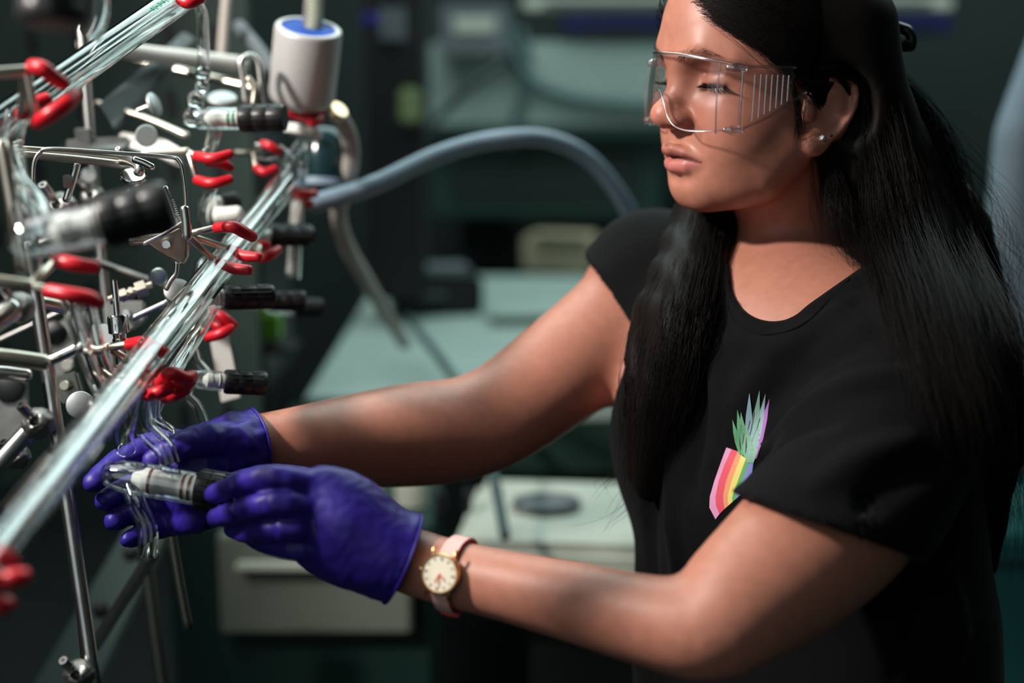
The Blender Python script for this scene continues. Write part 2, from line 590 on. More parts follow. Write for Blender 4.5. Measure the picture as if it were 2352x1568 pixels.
# white console with round dish
cn = empty('instrument_console', (.06, 1.9, 0)); tag(cn, 'white instrument console with a grey oval dish, behind the near forearm', 'instrument')
c0 = Gz(1010, 1190, .86); c1 = Gz(1560, 1190, .86)
box('case', (.21, 2.0, .82), (.56, .32, .07), palew, cn, yaw=-.10, bevel=.015)
box('front_edge', (.20, 1.835, .80), (.54, .02, .035), pale, cn, yaw=-.10)
lathe('dish', [(.001, 0), (.045, 0), (.052, .004), (.050, .012), (.046, .010), (.042, .003), (.001, .002)], 32, lambda V: V * np.array([1.0, .8, 1]) + np.array([*Gz(1255, 1165, .857)[:2], .857]), greym, cn)
for x_ in (1010, 1075):
    box('knob', Gz(x_, 1150, .872), (.012, .03, .035), darkm, cn)
ped = empty('console_stand', (.18, 2.05, 0)); tag(ped, 'dark pedestal carrying the white instrument console', 'stand')
box('column', (.18, 2.04, .39), (.30, .22, .78), darkm, ped); box('foot', (.18, 2.04, .015), (.42, .30, .03), darkm, ped)
# things standing on the bench
def standing(name, label, cat, px, py, w, dpt, h, m, yaw=0, parts=()):
    g = Gz(px, py, .95); o = empty(name, (g[0], g[1], .95)); tag(o, label, cat)
    box('case', (g[0], g[1], .95 + h / 2), (w, dpt, h), m, o, yaw, .01)
    return o, g
e, g = standing('black_equipment_box', 'squat black equipment box lying on the bench', 'equipment', 1000, 715, .20, .14, .085, darkm, .2)
box('lid', (g[0] - .01, g[1], 1.045), (.17, .11, .02), greym, e, .2); box('handle', (g[0], g[1] - .08, 1.0), (.06, .012, .012), greym, e, .2)
e, g = standing('cardboard_carton', 'cream carton half hidden behind her far shoulder', 'carton', 1290, 620, .18, .16, .10, creamm, -.3)
box('flap', (g[0], g[1] - .10, 1.06), (.17, .06, .004), creamm, e, -.3)
e, g = standing('white_tray', 'white plastic tray on the bench behind her far upper arm', 'tray', 1235, 735, .20, .14, .02, palew, .1)
box('rim', (g[0], g[1], .972), (.21, .15, .006), pale, e, .1)
e, g = standing('grey_power_supply', 'dark grey power supply at the back of the bench', 'power supply', 1120, 575, .16, .14, .14, greym, .1)
box('front_panel', (g[0], g[1] - .075, 1.02), (.14, .008, .11), darkm, e, .1)
# mass of dark kit left of the bench
def block(name, label, cat, px0, py0, px1, py1, Y, dpt, m, detail=None):
    a, b = GY(px0, py0, Y), GY(px1, py1, Y)
    c = ((a[0] + b[0]) / 2, Y + dpt / 2, (a[2] + b[2]) / 2); sz = (abs(b[0] - a[0]), dpt, abs(a[2] - b[2]))
    o = empty(name, (c[0], c[1], c[2] - sz[2] / 2)); tag(o, label, cat)
    box('body', c, sz, m, o, 0, .008)
    if detail: detail(o, c, sz)
    return o
def panel_detail(mm, fx=.7, fz=.3, dz=.2):
    return lambda o, c, s: box('panel', (c[0], c[1] - s[1] / 2 - .004, c[2] + s[2] * dz), (s[0] * fx, .008, s[2] * fz), mm, o)
block('black_pillar', 'tall black upright frame left of the pale hood panel', 'frame', 835, -60, 975, 690, 3.0, .12, darkm, panel_detail(greym, .5, .1, .35))
block('hood_panel', 'pale panel of the fume hood behind her goggles', 'fume hood', 985, 95, 2050, 300, 3.85, .05, pale, lambda o, c, s: box('bottom_rail', (c[0], c[1] - .03, c[2] - s[2] / 2), (s[0], .03, .03), greenm, o))
block('navy_shelf', 'navy blue box on the shelf above the hood panel', 'box', 1290, 35, 2190, 75, 3.82, .16, navym, panel_detail(darkm, .9, .2, -.3))
block('shelf_board', 'white shelf board along the top of the hood', 'shelf', 1200, -10, 2190, 25, 3.84, .20, palew, panel_detail(greym, .9, .3, 0))
block('grey_control_box', 'blurred grey control box hanging above the hood panel', 'control box', 1010, 10, 1170, 130, 3.74, .10, greym, panel_detail(palew, .6, .3, .1))
block('green_cupboard', 'deep green cupboard front under the hood panel', 'cupboard', 985, 305, 1520, 500, 3.9, .3, greenm, panel_detail(wallm, .8, .6, 0))
block('dark_rack_unit', 'dark rack unit standing behind the hanging hose', 'rack', 500, 330, 655, 2200, 2.30, .3, darkm, lambda o, c, s: (box('panel', (c[0], 2.296, c[2] + s[2] * .2), (s[0] * .7, .008, s[2] * .2), wallm, o), box('ledge', (GY(615, 792, 2.24)[0], 2.25, GY(615, 792, 2.24)[2] - .005), (.09, .10, .01), darkm, o)))
block('yellow_green_bottle', 'small yellow-green bottle standing beside the black upright', 'bottle', 915, 200, 965, 285, 2.95, .05, mat('bottle_green', srgb(120, 135, 95), .4), lambda o, c, s: box('cap', (c[0], c[1], c[2] + s[2] / 2 + .012), (s[0] * .5, s[0] * .5, .024), darkm, o))
block('purple_label_box', 'tiny purple box high up beside the blue-topped canister', 'box', 828, 28, 868, 62, 2.9, .05, mat('purple_card', srgb(58, 44, 140), .6), panel_detail(navym, .5, .4, 0))
block('green_cap_bottle', 'bright green object glimpsed below the black valve knobs', 'bottle', 590, 712, 640, 790, 2.22, .05, mat('lime_green', srgb(96, 150, 40), .5), lambda o, c, s: box('cap', (c[0], c[1], c[2] + s[2] / 2 + .006), (s[0] * .6, s[0] * .6, .012), darkm, o))
# white wash bottles standing on the drawer unit, seen under the far forearm
for k, (x_, y_) in enumerate(((745, 1160), (845, 1165), (945, 1160))):
    g = Gz(x_, y_, .831); r_ = .026
    g[0] = min(max(g[0], -.48), -.15); g[1] = min(max(g[1], 2.06), 2.25)
    o = empty('white_bottle', (g[0], g[1], .831)); tag(o, ['white plastic bottle under the far forearm, nearest the purple glove', 'white plastic bottle under the far forearm, middle of three', 'white plastic bottle under the far forearm, nearest the console'][k], 'bottle', 'white bottles under the far forearm')
    pl, L_ = axis_place((g[0], g[1], .831), (g[0], g[1], 1.0))
    lathe('bottle_body', [(.001, 0), (r_, .002), (r_, .09), (r_ * .5, .11), (r_ * .4, .12)], 20, pl, palew, o)
    lathe('cap', [(r_ * .45, .118), (r_ * .45, .14), (r_ * .3, .145)], 16, pl, darkm if k else pale, o)
# hoses
blueh = mat('blue_grey_hose', srgb(122, 142, 158), .45)
greyh = mat('grey_hose', srgb(168, 160, 152), .5)
def hose(name, label, pts, r, m):
    o = rodw(name, [GY(q[0], q[1], 3.825) if q[2] is None else P(*q) for q in pts], r, m, None, 16, 8); tag(o, label, 'hose'); return o
hose('vacuum_hose', 'thick blue-grey hose arching from the apparatus towards her shoulder', [(712, 470, 1.58), (850, 428, 1.62), (1000, 358, 1.68), (1130, 322, 1.72), (1250, 318, 1.76), (1345, 358, 1.80), (1415, 435, 1.84), (1460, 520, 1.88), (1500, 640, 1.92)], .0108, blueh)
hose('drain_hose', 'pale grey hose hanging down right of the blue-topped canister', [(775, 262, 1.58), (800, 310, 1.60), (806, 370, 1.62), (788, 440, 1.66), (778, 500, 1.72), (800, 570, 1.80), (840, 640, 1.95), (885, 720, 2.15), (930, 790, 2.35)], .0098, greyh)
hose('bench_cable', 'dark cable snaking over the pale bench top', [(935, 730, 2.7), (985, 790, 2.5), (1030, 850, 2.3), (1080, 930, 2.2), (1130, 1080, 2.0), (1160, 1230, 1.85)], .0075, mat('dark_teal_cable', srgb(46, 66, 66), .6))
hose('looped_cable', 'dark cable looping in front of the pale hood panel', [(1160, 40, None), (1180, 120, None), (1230, 190, None), (1330, 225, None), (1480, 240, None), (1600, 235, None)], .016, mat('teal_cable', srgb(70, 92, 92), .6))
hose('straight_cable', 'dark cable crossing down the pale hood panel', [(1196, 70, None), (1212, 130, None), (1205, 210, None), (1190, 260, None), (1172, 330, None)], .012, mat('teal_cable_b', srgb(66, 88, 88), .6))
hose('diagonal_cable', 'dark cable running diagonally beside the black upright', [(1150, 150, 3.1), (1080, 200, 3.1), (1010, 265, 3.1), (930, 330, 3.05), (870, 400, 3.0)], .010, mat('dark_cable_c', srgb(40, 52, 52), .6))
# right edge: hanging curtain and teal door
cf = Field()
for k in range(9):
    x_ = .735 + k * .055
    cf.chain([(x_ + .10, 2.15 + .015 * math.sin(k * 1.9), 1.66), (x_ + .015, 2.13 + .02 * math.sin(k * 2.3), 1.40), (x_ + .03, 2.15, 1.15), (x_ + .06, 2.15, .9)], [.022, .034, .034, .032], .03, sub=2)
Vc, Qc = polygonise(cf, (.60, 2.0, .85), (1.4, 2.3, 1.7), .009)
tag(link('curtain', np_mesh('curtain', relax(Vc, Qc, 3), Qc), mat('blue_grey_cloth', srgb(104, 122, 134), .8, noise=.1, nscale=12)), 'blue-grey curtain hanging in soft folds beyond her hair', 'curtain')
block('teal_cabinet', 'dark teal cabinet door low down behind her back', 'cabinet', 2180, 1230, 2700, 1800, 2.0, .3, mat('teal_enamel', srgb(22, 78, 78), .5), panel_detail(greenm, .9, .02, .4))

# ================================================================== glass vacuum line on its scaffold
steel = mat('brushed_steel', (.62, .61, .58, 1), .26, metal=1, noise=.2, nscale=60)
warm_steel = mat('nickel_plated_rod', (.66, .60, .50, 1), .30, metal=1, noise=.2, nscale=50)
chrome = mat('chrome', (.78, .78, .77, 1), .12, metal=1)
castm = mat('cast_zinc', (.27, .27, .26, 1), .46, metal=1, noise=.3, nscale=80)
darkrod = mat('dark_rod', (.16, .165, .14, 1), .35, metal=1)
redv = mat('red_vinyl', srgb(186, 18, 34), .38, spec=.5)
knobm = mat('black_knob', srgb(13, 14, 16), .42)
ptfe = mat('white_ptfe', srgb(214, 214, 208), .45)
orm = mat('brown_oring', srgb(110, 60, 48), .5)
grm = mat('green_band', srgb(20, 130, 92), .5)
glass_m, N_, L_, B_ = new_mat('borosilicate_glass')
B_.inputs['Base Color'].default_value = (.965, .985, .98, 1)
B_.inputs['Roughness'].default_value = 0.0
B_.inputs['Transmission Weight'].default_value = 1.0
B_.inputs['IOR'].default_value = 1.47
barrel_m = thin_clear('valve_glass', (.97, .985, .985, 1), 2.4, .03, .03)
clear_m = thin_clear('thin_glass', (.95, .97, .97, 1), 1.6, .02)

def knob(parent, a, b, r, grooves=2):
    """ribbed black screw cap from a to b"""
    pl, L = axis_place(a, b)
    prof = [(r * .3, 0), (r * .93, 0), (r, .04 * L), (r, .30 * L), (r * .965, .315 * L), (r * .965, .335 * L), (r, .35 * L), (r, .62 * L), (r * .97, .635 * L), (r * .97, .65 * L), (r, .665 * L), (r, .93 * L), (r * .92, L), (r * .3, L)]
    k = lathe('knob', prof, 36, pl, knobm, parent)
    for i in range(18):
        an = 2 * math.pi * i / 18
        q0 = pl(np.array([[math.cos(an) * r, math.sin(an) * r, .06 * L], [math.cos(an) * r, math.sin(an) * r, .92 * L]]))
        link('grip_rib', tube_mesh('grip_rib', q0, r * .035, 4), knobm, k)
    return k
def valve(name, label, a, b, c, r, bands, group=None, glass_from=None, band_mat=None, arms=()):
    """glass valve: glass barrel a..b, white plug towards c, knob from b to c"""
    a, b, c = P(*a), P(*b), P(*c)
    o = empty(name, a); tag(o, label, 'valve', group)
    ax = (c - a) / np.linalg.norm(c - a)
    glass_tube('glass_barrel', [b - ax * .002, a + ax * r, a], [r * .84, r * .84, r * .70], barrel_m, o, .0012, 24, 4, closed=True)
    pl, L = axis_place(a + ax * r * .9, b)
    pr = r * .62
    plug = lathe('plug', [(.0005, 0), (pr * .45, .02 * L), (pr * .8, .16 * L), (pr, .20 * L), (pr, .42 * L), (pr * .86, .45 * L), (pr * .86, .72 * L), (pr, .75 * L), (pr, 1.0 * L)], 28, pl, ptfe, o)
    bw = .045 if band_mat else .022
    for t in bands:
        lathe('seal_ring', [(pr * .96, (t - bw) * L), (pr * 1.06, (t - bw * .8) * L), (pr * 1.06, (t + bw * .8) * L), (pr * .96, (t + bw) * L)], 24, pl, band_mat or orm, plug, cap=False)
    knob(o, b, c, r)
    for pts, ra in arms:
        glass_tube('side_arm', PP(pts), ra, glass_m, o, .0011, 16, 5)
    return o
def prong_clamp(name, label, shaft, prongs, group='red-tipped prong clamps', shaft_r=.0042, sleeve_r=.0055, head=None, screw=None):
    """three-prong clamp: metal shaft, head, prongs with red vinyl sleeves"""
    o = empty(name, P(*shaft[0])); tag(o, label, 'clamp', group)
    rodw('shaft', PP(shaft), shaft_r, warm_steel, o)
    hp = P(*(head or shaft[-1]))
    f = Field(); f.ell(hp, (.010, .008, .009), .002); f.chain([P(*shaft[-1]), hp], [.006, .007], .004)
    v, q = polygonise(f, hp - .03, hp + .03, .0020)
    link('clamp_head', np_mesh('clamp_head', v, q), castm, o)
    for pr_ in prongs:
        pts = PP(pr_); r_ = sleeve_r
        stub = np.array([hp, pts[0]]) if np.linalg.norm(hp - pts[0]) < .09 else np.array([pts[0] + (pts[0] - pts[1]) * .6, pts[0]])
        pg = rodw('prong', stub, r_ * .62, warm_steel, o, 10)
        n = len(pts)
        rodw('sleeve', pts, [r_ * .95] + [r_ * 1.04] * (n - 2) + [r_ * .88], redv, pg, 14)
    if screw:
        s0 = P(*screw); d_ = np.array([.3, -.4, .8]); d_ /= np.linalg.norm(d_)
        pl, L = axis_place(s0, s0 + d_ * .02)
        lathe('thumb_screw', [(.0015, 0), (.0018, .012), (.007, .013), (.0075, .015), (.007, .018), (.001, .018)], 20, pl, chrome, o)
    return o
def rod(name, label, pts, r, m=steel, cat='rod', group=None):
    o = rodw(name, PP(pts), r, m); tag(o, label, cat, group); return o
def boss(name, label, c, r, hole_dir, m=castm):
    """ball-shaped clamp boss with set screws"""
    c = P(*c); o = empty(name, c); tag(o, label, 'clamp boss')
    f = Field(); f.ell(c, (r, r, r), .001); f.ell(c + np.array([r * .5, -r * .4, r * .2]), (r * .6, r * .6, r * .6), .004)
    f.chain([c + np.array([0, -r * 1.3, r * .5]), c + np.array([0, -r * .5, r * .2])], [r * .26, r * .26], .001, 's')
    f.disp(c, r * 2, lambda p: .0006 * np.sin(p[:, 0] * 700 + 2 * np.sin(p[:, 2] * 500)) * np.sin(p[:, 2] * 640))
    v, q = polygonise(f, c - r * 1.8, c + r * 1.8, r / 9)
    link('ball', np_mesh('ball', v, q), m, o)
    pl, L = axis_place(c + np.array([-r * .3, -r * .5, r * .6]), c + np.array([-r * .6, -r * 1.2, r * 1.5]))
    lathe('set_screw', [(r * .1, 0), (r * .32, 0), (r * .34, L * .8), (r * .28, L), (r * .14, L), (r * .12, L * .6), (.0002, L * .6)], 16, pl, chrome, o)
    return o

# --- manifolds -----------------------------------------------------
mA, mB = (-80, 1352, .815), (678, 392, 1.50)
man = empty('glass_manifold', P(*mA)); tag(man, 'long clear glass manifold tube slanting up through the red clamps', 'glassware')
def lerpP(a, b, t):
    pa, pb = P(*a), P(*b); return pa + (pb - pa) * t
ends = [P(*mA), lerpP(mA, mB, .5), P(*mB)]
glass_tube('outer_tube', [ends[0] + (ends[2] - ends[0]) * t for t in np.linspace(0, 1, 5)], .0134, glass_m, man, .0018, 32, 4, closed=True)
glass_tube('inner_tube', [ends[0] + (ends[2] - ends[0]) * .02, ends[0] + (ends[2] - ends[0]) * .93], .0056, glass_m, man, .0012, 20)
for pts, r_ in (([(330, 868, 1.125), (322, 930, 1.13), (335, 985, 1.135), (378, 1030, 1.13), (392, 1068, 1.128)], .0085),
                ([(300, 905, 1.10), (290, 960, 1.11), (284, 1000, 1.13), (290, 1030, 1.145)], .0080),
                ([(352, 900, 1.14), (350, 950, 1.16), (362, 975, 1.17), (385, 998, 1.18)], .0065),
                ([(395, 860, 1.17), (440, 790, 1.22), (470, 740, 1.27), (488, 705, 1.30)], .0060),
                ([(455, 640, 1.26), (470, 600, 1.30), (520, 590, 1.36)], .0060),
                ([(560, 540, 1.36), (590, 520, 1.42), (615, 535, 1.47)], .0058),
                ([(640, 430, 1.47), (655, 380, 1.49), (690, 330, 1.50)], .0060)):
    glass_tube('side_arm', PP(pts), r_, glass_m, man, .0012, 18)
uA, uB = (-70, 332, 1.02), (470, -42, 1.28)
man2 = empty('glass_manifold', P(*uA)); tag(man2, 'upper clear glass manifold tube with green print crossing the top left corner', 'glassware')
glass_tube('outer_tube', [P(*uA), P(*uB)], .0128, glass_m, man2, .0018, 32)
glass_tube('inner_tube', [lerpP(uA, uB, .03), lerpP(uA, uB, .95)], .0054, glass_m, man2, .0012, 20)
glass_tube('side_arm', PP([(40, 260, 1.045), (30, 300, 1.04), (22, 360, 1.03), (45, 420, 1.01), (85, 470, .985), (100, 520, .96)]), .0085, glass_m, man2, .0013, 18)
glass_tube('side_arm', PP([(440, -20, 1.27), (462, 20, 1.33), (466, 80, 1.36), (467, 150, 1.36), (462, 200, 1.36), (452, 250, 1.36)]), .0058, glass_m, man2, .0012, 18)
for (x_, y_, d_, r_) in ((466, 165, 1.36, .0075), (464, 196, 1.36, .0070), (450, 228, 1.36, .0085), (443, 268, 1.36, .0095)):
    pl, L = axis_place(P(x_, y_, d_) - np.array([0, 0, r_]), P(x_, y_, d_) + np.array([0, 0, r_]))
    lathe('glass_bulb', [(r_ * .45, 0), (r_ * .8, L * .15), (r_, L * .45), (r_ * .9, L * .7), (r_ * .5, L)], 20, pl, glass_m, man2)
# worn green print: rows of short strokes on the tube
gpr = mat('green_print', srgb(46, 150, 110), .5)
ub = (P(*uB) - P(*uA)); ub /= np.linalg.norm(ub); side_ = np.cross(ub, FWD); side_ /= np.linalg.norm(side_)
for k in range(16):
    base = P(355 + k * 4.1, 30 - k * 2.85, 1.205 + k * .0022)
    base = base - FWD * .0110
    hgt = .0042 if k % 3 else .0028
    w_ = side_ * hgt * (.5 if k % 2 else -.5)
    link('print_mark', tube_mesh('print_mark', [base - side_ * hgt * .5, base + side_ * hgt * .5 + ub * (.001 if k % 4 == 0 else -.0006)], .00045, 4), gpr, man2)
    if k % 2 == 0:
        link('print_mark', tube_mesh('print_mark', [base - side_ * hgt * .5, base - side_ * hgt * .5 + ub * .0022], .0004, 4), gpr, man2)

# --- valves --------------------------------------------------------
valve('glass_valve', 'held glass valve with brown-ringed white plug and black knob between the gloves', (262, 1090, 1.135), (455, 1122, 1.130), (548, 1138, 1.128), .0162, (.30, .80, .90),
      arms=(([(300, 1120, 1.135), (318, 1165, 1.125), (340, 1215, 1.12), (337, 1278, 1.12)], .0078),))
valve('glass_valve', 'large blurred glass valve with white plug and black knob, nearest the camera', (60, 548, .900), (232, 512, .905), (392, 470, .910), .0165, (.9,))
valve('glass_valve', 'glass valve with two green rings on its plug and black knob', (442, 272, 1.36), (552, 272, 1.355), (655, 270, 1.35), .0128, (.72, .86), band_mat=grm,
      arms=(([(490, 280, 1.36), (486, 315, 1.36), (478, 340, 1.36)], .0050),))
valve('glass_valve', 'glass valve with black knob left of the drooping red clamp tips, far side', (548, 545, 1.46), (616, 540, 1.49), (712, 540, 1.52), .0118, (.8,), 'row of valves on the far side')
valve('glass_valve', 'glass valve with black knob just right of the glass manifold', (432, 688, 1.27), (514, 683, 1.285), (628, 680, 1.30), .0112, (.8,), 'row of valves on the far side')
valve('glass_valve', 'second black knob behind the one right of the manifold', (545, 690, 1.44), (618, 690, 1.45), (700, 690, 1.46), .0105, (.8,), 'row of valves on the far side')
valve('glass_valve', 'farthest and dimmest black knob of the row behind the manifold', (620, 705, 1.62), (678, 705, 1.63), (738, 706, 1.64), .0105, (.8,), 'row of valves on the far side')
valve('glass_valve', 'glass valve with white stem and black knob above the far glove', (440, 870, 1.26), (515, 876, 1.27), (612, 880, 1.28), .0108, (.8,), 'row of valves on the far side',
      arms=(([(450, 872, 1.262), (430, 905, 1.262), (455, 935, 1.262), (470, 975, 1.262)], .0046),))
valve('glass_valve', 'big black knob of a valve cut off by the top left corner', (125, -240, .80), (125, -90, .80), (123, 58, .80), .0192, (.8,))
valve('glass_valve', 'small dark valve knob partly hidden below the upper red clamp', (470, 470, 1.42), (508, 468, 1.43), (545, 462, 1.44), .0100, (.8,), 'row of valves on the far side')
rodw_ = glass_tube('glass_bend', PP([(205, -60, 1.0), (226, 0, 1.0), (222, 50, 1.0), (205, 85, 1.0)]), .0075, glass_m, None, .0015); tag(rodw_, 'curved glass tube end beside the big black corner knob', 'glassware')

# --- red prong clamps ----------------------------------------------
prong_clamp('prong_clamp', 'blurred red prong clamp gripping the upper manifold at the left edge', [(-60, 172, .97), (20, 166, .98), (60, 163, .985)],
            [[(74, 152, .985), (98, 158, .98), (125, 178, .985), (148, 192, .99)], [(84, 282, .99), (115, 264, .98), (150, 240, .985), (174, 216, .995)], [(48, 262, 1.03), (80, 240, 1.04), (110, 226, 1.045)]])
prong_clamp('prong_clamp', 'red prong clamp with two close tips above and one below, below the green-ringed valve', [(330, 352, 1.34), (400, 350, 1.34), (432, 348, 1.34)],
            [[(450, 358, 1.335), (488, 364, 1.325), (530, 353, 1.33)], [(478, 371, 1.345), (508, 374, 1.34), (531, 386, 1.345)], [(452, 413, 1.335), (488, 421, 1.325), (530, 411, 1.33)]], sleeve_r=.0050)
prong_clamp('prong_clamp', 'sharp red prong bent over the middle of the glass manifold', [(300, 552, 1.20), (380, 545, 1.205), (428, 538, 1.21)],
            [[(497, 523, 1.21), (535, 521, 1.20), (560, 533, 1.205), (582, 545, 1.215)], [(500, 606, 1.25), (536, 616, 1.245), (574, 620, 1.24)], [(532, 574, 1.28), (560, 588, 1.275), (596, 590, 1.27)]], sleeve_r=.0050)
prong_clamp('prong_clamp', 'red prong tip pointing right beyond the manifold', [(560, 560, 1.42), (585, 575, 1.40), (592, 580, 1.39)], [[(600, 594, 1.37), (620, 585, 1.37), (640, 572, 1.38)], [(598, 560, 1.40), (615, 562, 1.40)]], sleeve_r=.0050, shaft_r=.003)
prong_clamp('prong_clamp', 'pair of blurred red prongs above the aluminium ball joint', [(-40, 640, .96), (30, 650, .965), (70, 655, .97)],
            [[(112, 668, .97), (158, 677, .965), (204, 685, .97), (229, 696, .975)], [(128, 598, 1.0), (165, 606, .995), (222, 614, 1.0)]], sleeve_r=.0052)
prong_clamp('prong_clamp', 'red prong crossing the lower part of the glass manifold', [(185, 806, 1.13), (225, 802, 1.13), (250, 798, 1.13)],
            [[(297, 791, 1.125), (330, 788, 1.105), (358, 804, 1.105), (380, 813, 1.11)], [(318, 842, 1.15), (345, 850, 1.15), (352, 832, 1.15)]], sleeve_r=.0052)
prong_clamp('prong_clamp', 'tangle of red prong tips just above the far glove', [(230, 850, 1.20), (280, 860, 1.19), (310, 872, 1.18)],
            [[(366, 882, 1.13), (392, 857, 1.115), (425, 868, 1.12), (444, 862, 1.13)], [(338, 908, 1.12), (362, 902, 1.11), (392, 892, 1.115)], [(378, 915, 1.135), (402, 906, 1.13), (428, 894, 1.135)], [(292, 890, 1.10), (312, 898, 1.10), (330, 896, 1.10)], [(395, 880, 1.135), (420, 885, 1.13), (440, 875, 1.135)]], sleeve_r=.0052)
prong_clamp('prong_clamp', 'bunched red prong clamp above the white paper tag', [(395, 770, 1.36), (430, 760, 1.36), (455, 752, 1.36)],
            [[(488, 718, 1.35), (512, 728, 1.345), (538, 748, 1.35)], [(476, 775, 1.345), (508, 766, 1.34), (532, 752, 1.345)], [(488, 738, 1.36), (505, 750, 1.355), (525, 742, 1.36)], [(484, 700, 1.37), (488, 725, 1.365)]], sleeve_r=.0052)
prong_clamp('prong_clamp', 'red prong clamp behind the far end of the glass manifold', [(540, 350, 1.50), (570, 352, 1.49), (582, 352, 1.48)],
            [[(603, 330, 1.47), (622, 336, 1.465), (642, 349, 1.47)], [(588, 385, 1.47), (608, 396, 1.465), (634, 386, 1.47)]], sleeve_r=.0046, shaft_r=.003)
prong_clamp('prong_clamp', 'red prong clamp right under the blue-topped canister', [(640, 262, 1.58), (655, 262, 1.57), (662, 260, 1.56)],
            [[(672, 256, 1.53), (702, 266, 1.52), (738, 256, 1.53)], [(702, 262, 1.51), (718, 280, 1.51), (735, 272, 1.52)]], sleeve_r=.0062, shaft_r=.003)
prong_clamp('prong_clamp', 'red clamp tips at the end of the blue-grey hose', [(640, 452, 1.58), (655, 450, 1.57), (662, 448, 1.56)],
            [[(674, 440, 1.53), (700, 446, 1.52), (724, 444, 1.53)], [(690, 462, 1.54), (712, 468, 1.53)]], sleeve_r=.0055, shaft_r=.003)
prong_clamp('prong_clamp', 'blurred red prong tips low on the left edge', [(-120, 1310, .86), (-80, 1315, .855), (-50, 1320, .85)],
            [[(-12, 1268, .85), (10, 1280, .845), (30, 1296, .85)], [(2, 1330, .835), (28, 1328, .83), (60, 1322, .835)], [(-20, 1388, .85), (0, 1390, .845), (22, 1384, .85)]], sleeve_r=.0056)
prong_clamp('prong_clamp', 'red prong tip cut off at the top edge beside the green print', [(380, -60, 1.27), (395, -40, 1.26), (402, -30, 1.25)], [[(412, 0, 1.23), (434, 6, 1.225), (462, -4, 1.23)]], sleeve_r=.0052, shaft_r=.003)

# --- scaffold rods ---------------------------------------------------
rod('upright_rod', 'tall near upright steel rod running down the left side', [(64, 560, 1.14), (140, 1050, 1.13), (222, 1610, 1.12)], .0058, steel)
rod('upright_rod', 'bright upright rod passing behind the upper manifold', [(186, 40, 1.45), (206, 300, 1.45), (240, 660, 1.45), (262, 860, 1.45)], .0060, steel)
rod('glass_rod', 'pale rod leaning down at the far left edge', [(4, 330, 1.0), (30, 480, 1.0), (52, 620, 1.0)], .0050, warm_steel)
rod('cross_rod', 'upper of two parallel nickel cross rods', [(50, 342, 1.22), (180, 352, 1.24), (290, 364, 1.26)], .0030, warm_steel)
rod('cross_rod', 'lower of two parallel nickel cross rods', [(52, 355, 1.21), (180, 366, 1.23), (300, 380, 1.25)], .0034, warm_steel)
rod('bent_tube', 'thin steel tube bent down at both ends over the cross rods', [(80, 480, 1.16), (76, 420, 1.16), (78, 375, 1.16), (92, 350, 1.16), (120, 342, 1.16), (250, 350, 1.17), (380, 360, 1.18), (410, 368, 1.18), (421, 400, 1.18), (427, 450, 1.18), (428, 500, 1.18)], .0017, steel)
rod('cross_rod', 'brownish rod sloping behind the upright rod', [(222, 236, 1.50), (330, 270, 1.48), (430, 312, 1.46)], .0036, warm_steel)
rod('cross_rod', 'beige rod sloping behind the U-shaped staple', [(288, 132, 1.62), (440, 168, 1.60), (600, 206, 1.58)], .0046, warm_steel)
rod('white_pipe', 'white pipe lying across the top behind the green-ringed valve', [(190, 100, 1.462), (330, 122, 1.52), (440, 134, 1.56), (560, 148, 1.60)], .0088, ptfe, 'pipe')
rod('support_rod', 'rod leaning at the top behind the vertical glass tube', [(522, -20, 1.7), (515, 60, 1.7), (510, 130, 1.7)], .0062, greyh)
rod('support_rod', 'grey rod slanting down to the blue-topped canister', [(548, 60, 1.75), (590, 110, 1.72), (625, 160, 1.70)], .0085, greym)
rod('staple_rod', 'U-shaped steel staple rod left of the canister', [(565, 238, 1.45), (558, 180, 1.45), (553, 142, 1.45), (572, 128, 1.45), (592, 142, 1.45), (600, 190, 1.45), (608, 238, 1.45)], .0036, steel)
rod('flat_link', 'small angled steel link inside the U-shaped staple', [(570, 180, 1.44), (585, 205, 1.44), (582, 240, 1.44)], .0034, warm_steel)
rod('aluminium_tube', 'aluminium tube slanting out of the lower ball joint', [(-60, 1128, 1.10), (20, 1040, 1.11), (76, 978, 1.12)], .0072, steel, 'tube')
rod('aluminium_tube', 'short aluminium tube slanting out of the upper ball joint', [(-60, 765, 1.02), (-10, 735, 1.03), (30, 708, 1.04)], .0085, steel, 'tube')
rod('pipe', 'horizontal steel pipe ending at the near upright', [(-60, 812, 1.05), (30, 822, 1.06), (104, 832, 1.07)], .0062, warm_steel, 'pipe')
rod('pipe', 'second horizontal pipe just below, reaching the near upright', [(-60, 852, 1.10), (10, 856, 1.11), (64, 862, 1.12)], .0056, steel, 'pipe')
rod('pipe', 'short pipe left of the upper red prongs behind the upright', [(90, 694, 1.16), (125, 700, 1.17), (152, 708, 1.18)], .0058, warm_steel, 'pipe')
rod('handle_bar', 'bright polished bar slanting up beside the near upright', [(110, 830, 1.09), (150, 812, 1.09), (186, 794, 1.09)], .0042, chrome, 'bar')
rod('handle_bar', 'thin polished bar slanting beside the steel plug', [(306, 730, 1.28), (345, 712, 1.28), (384, 694, 1.28)], .0030, chrome, 'bar')
rod('brace_rod', 'thin brace rod sloping behind the perforated plate', [(-20, 790, 1.4), (70, 748, 1.4), (140, 716, 1.4)], .0030, castm)
rod('lower_rod', 'light rod slanting down to the left under the gloves', [(352, 1268, 1.36), (285, 1375, 1.38), (216, 1484, 1.40)], .0064, steel)
rod('lower_rod', 'dim brown rod hanging below the open glass end', [(332, 1270, 1.55), (352, 1420, 1.55), (376, 1600, 1.55)], .0070, darkrod)
rod('lower_rod', 'slim tube with an open brassy end hanging below the far glove', [(392, 1215, 1.34), (412, 1335, 1.34), (432, 1442, 1.34)], .0046, darkrod)
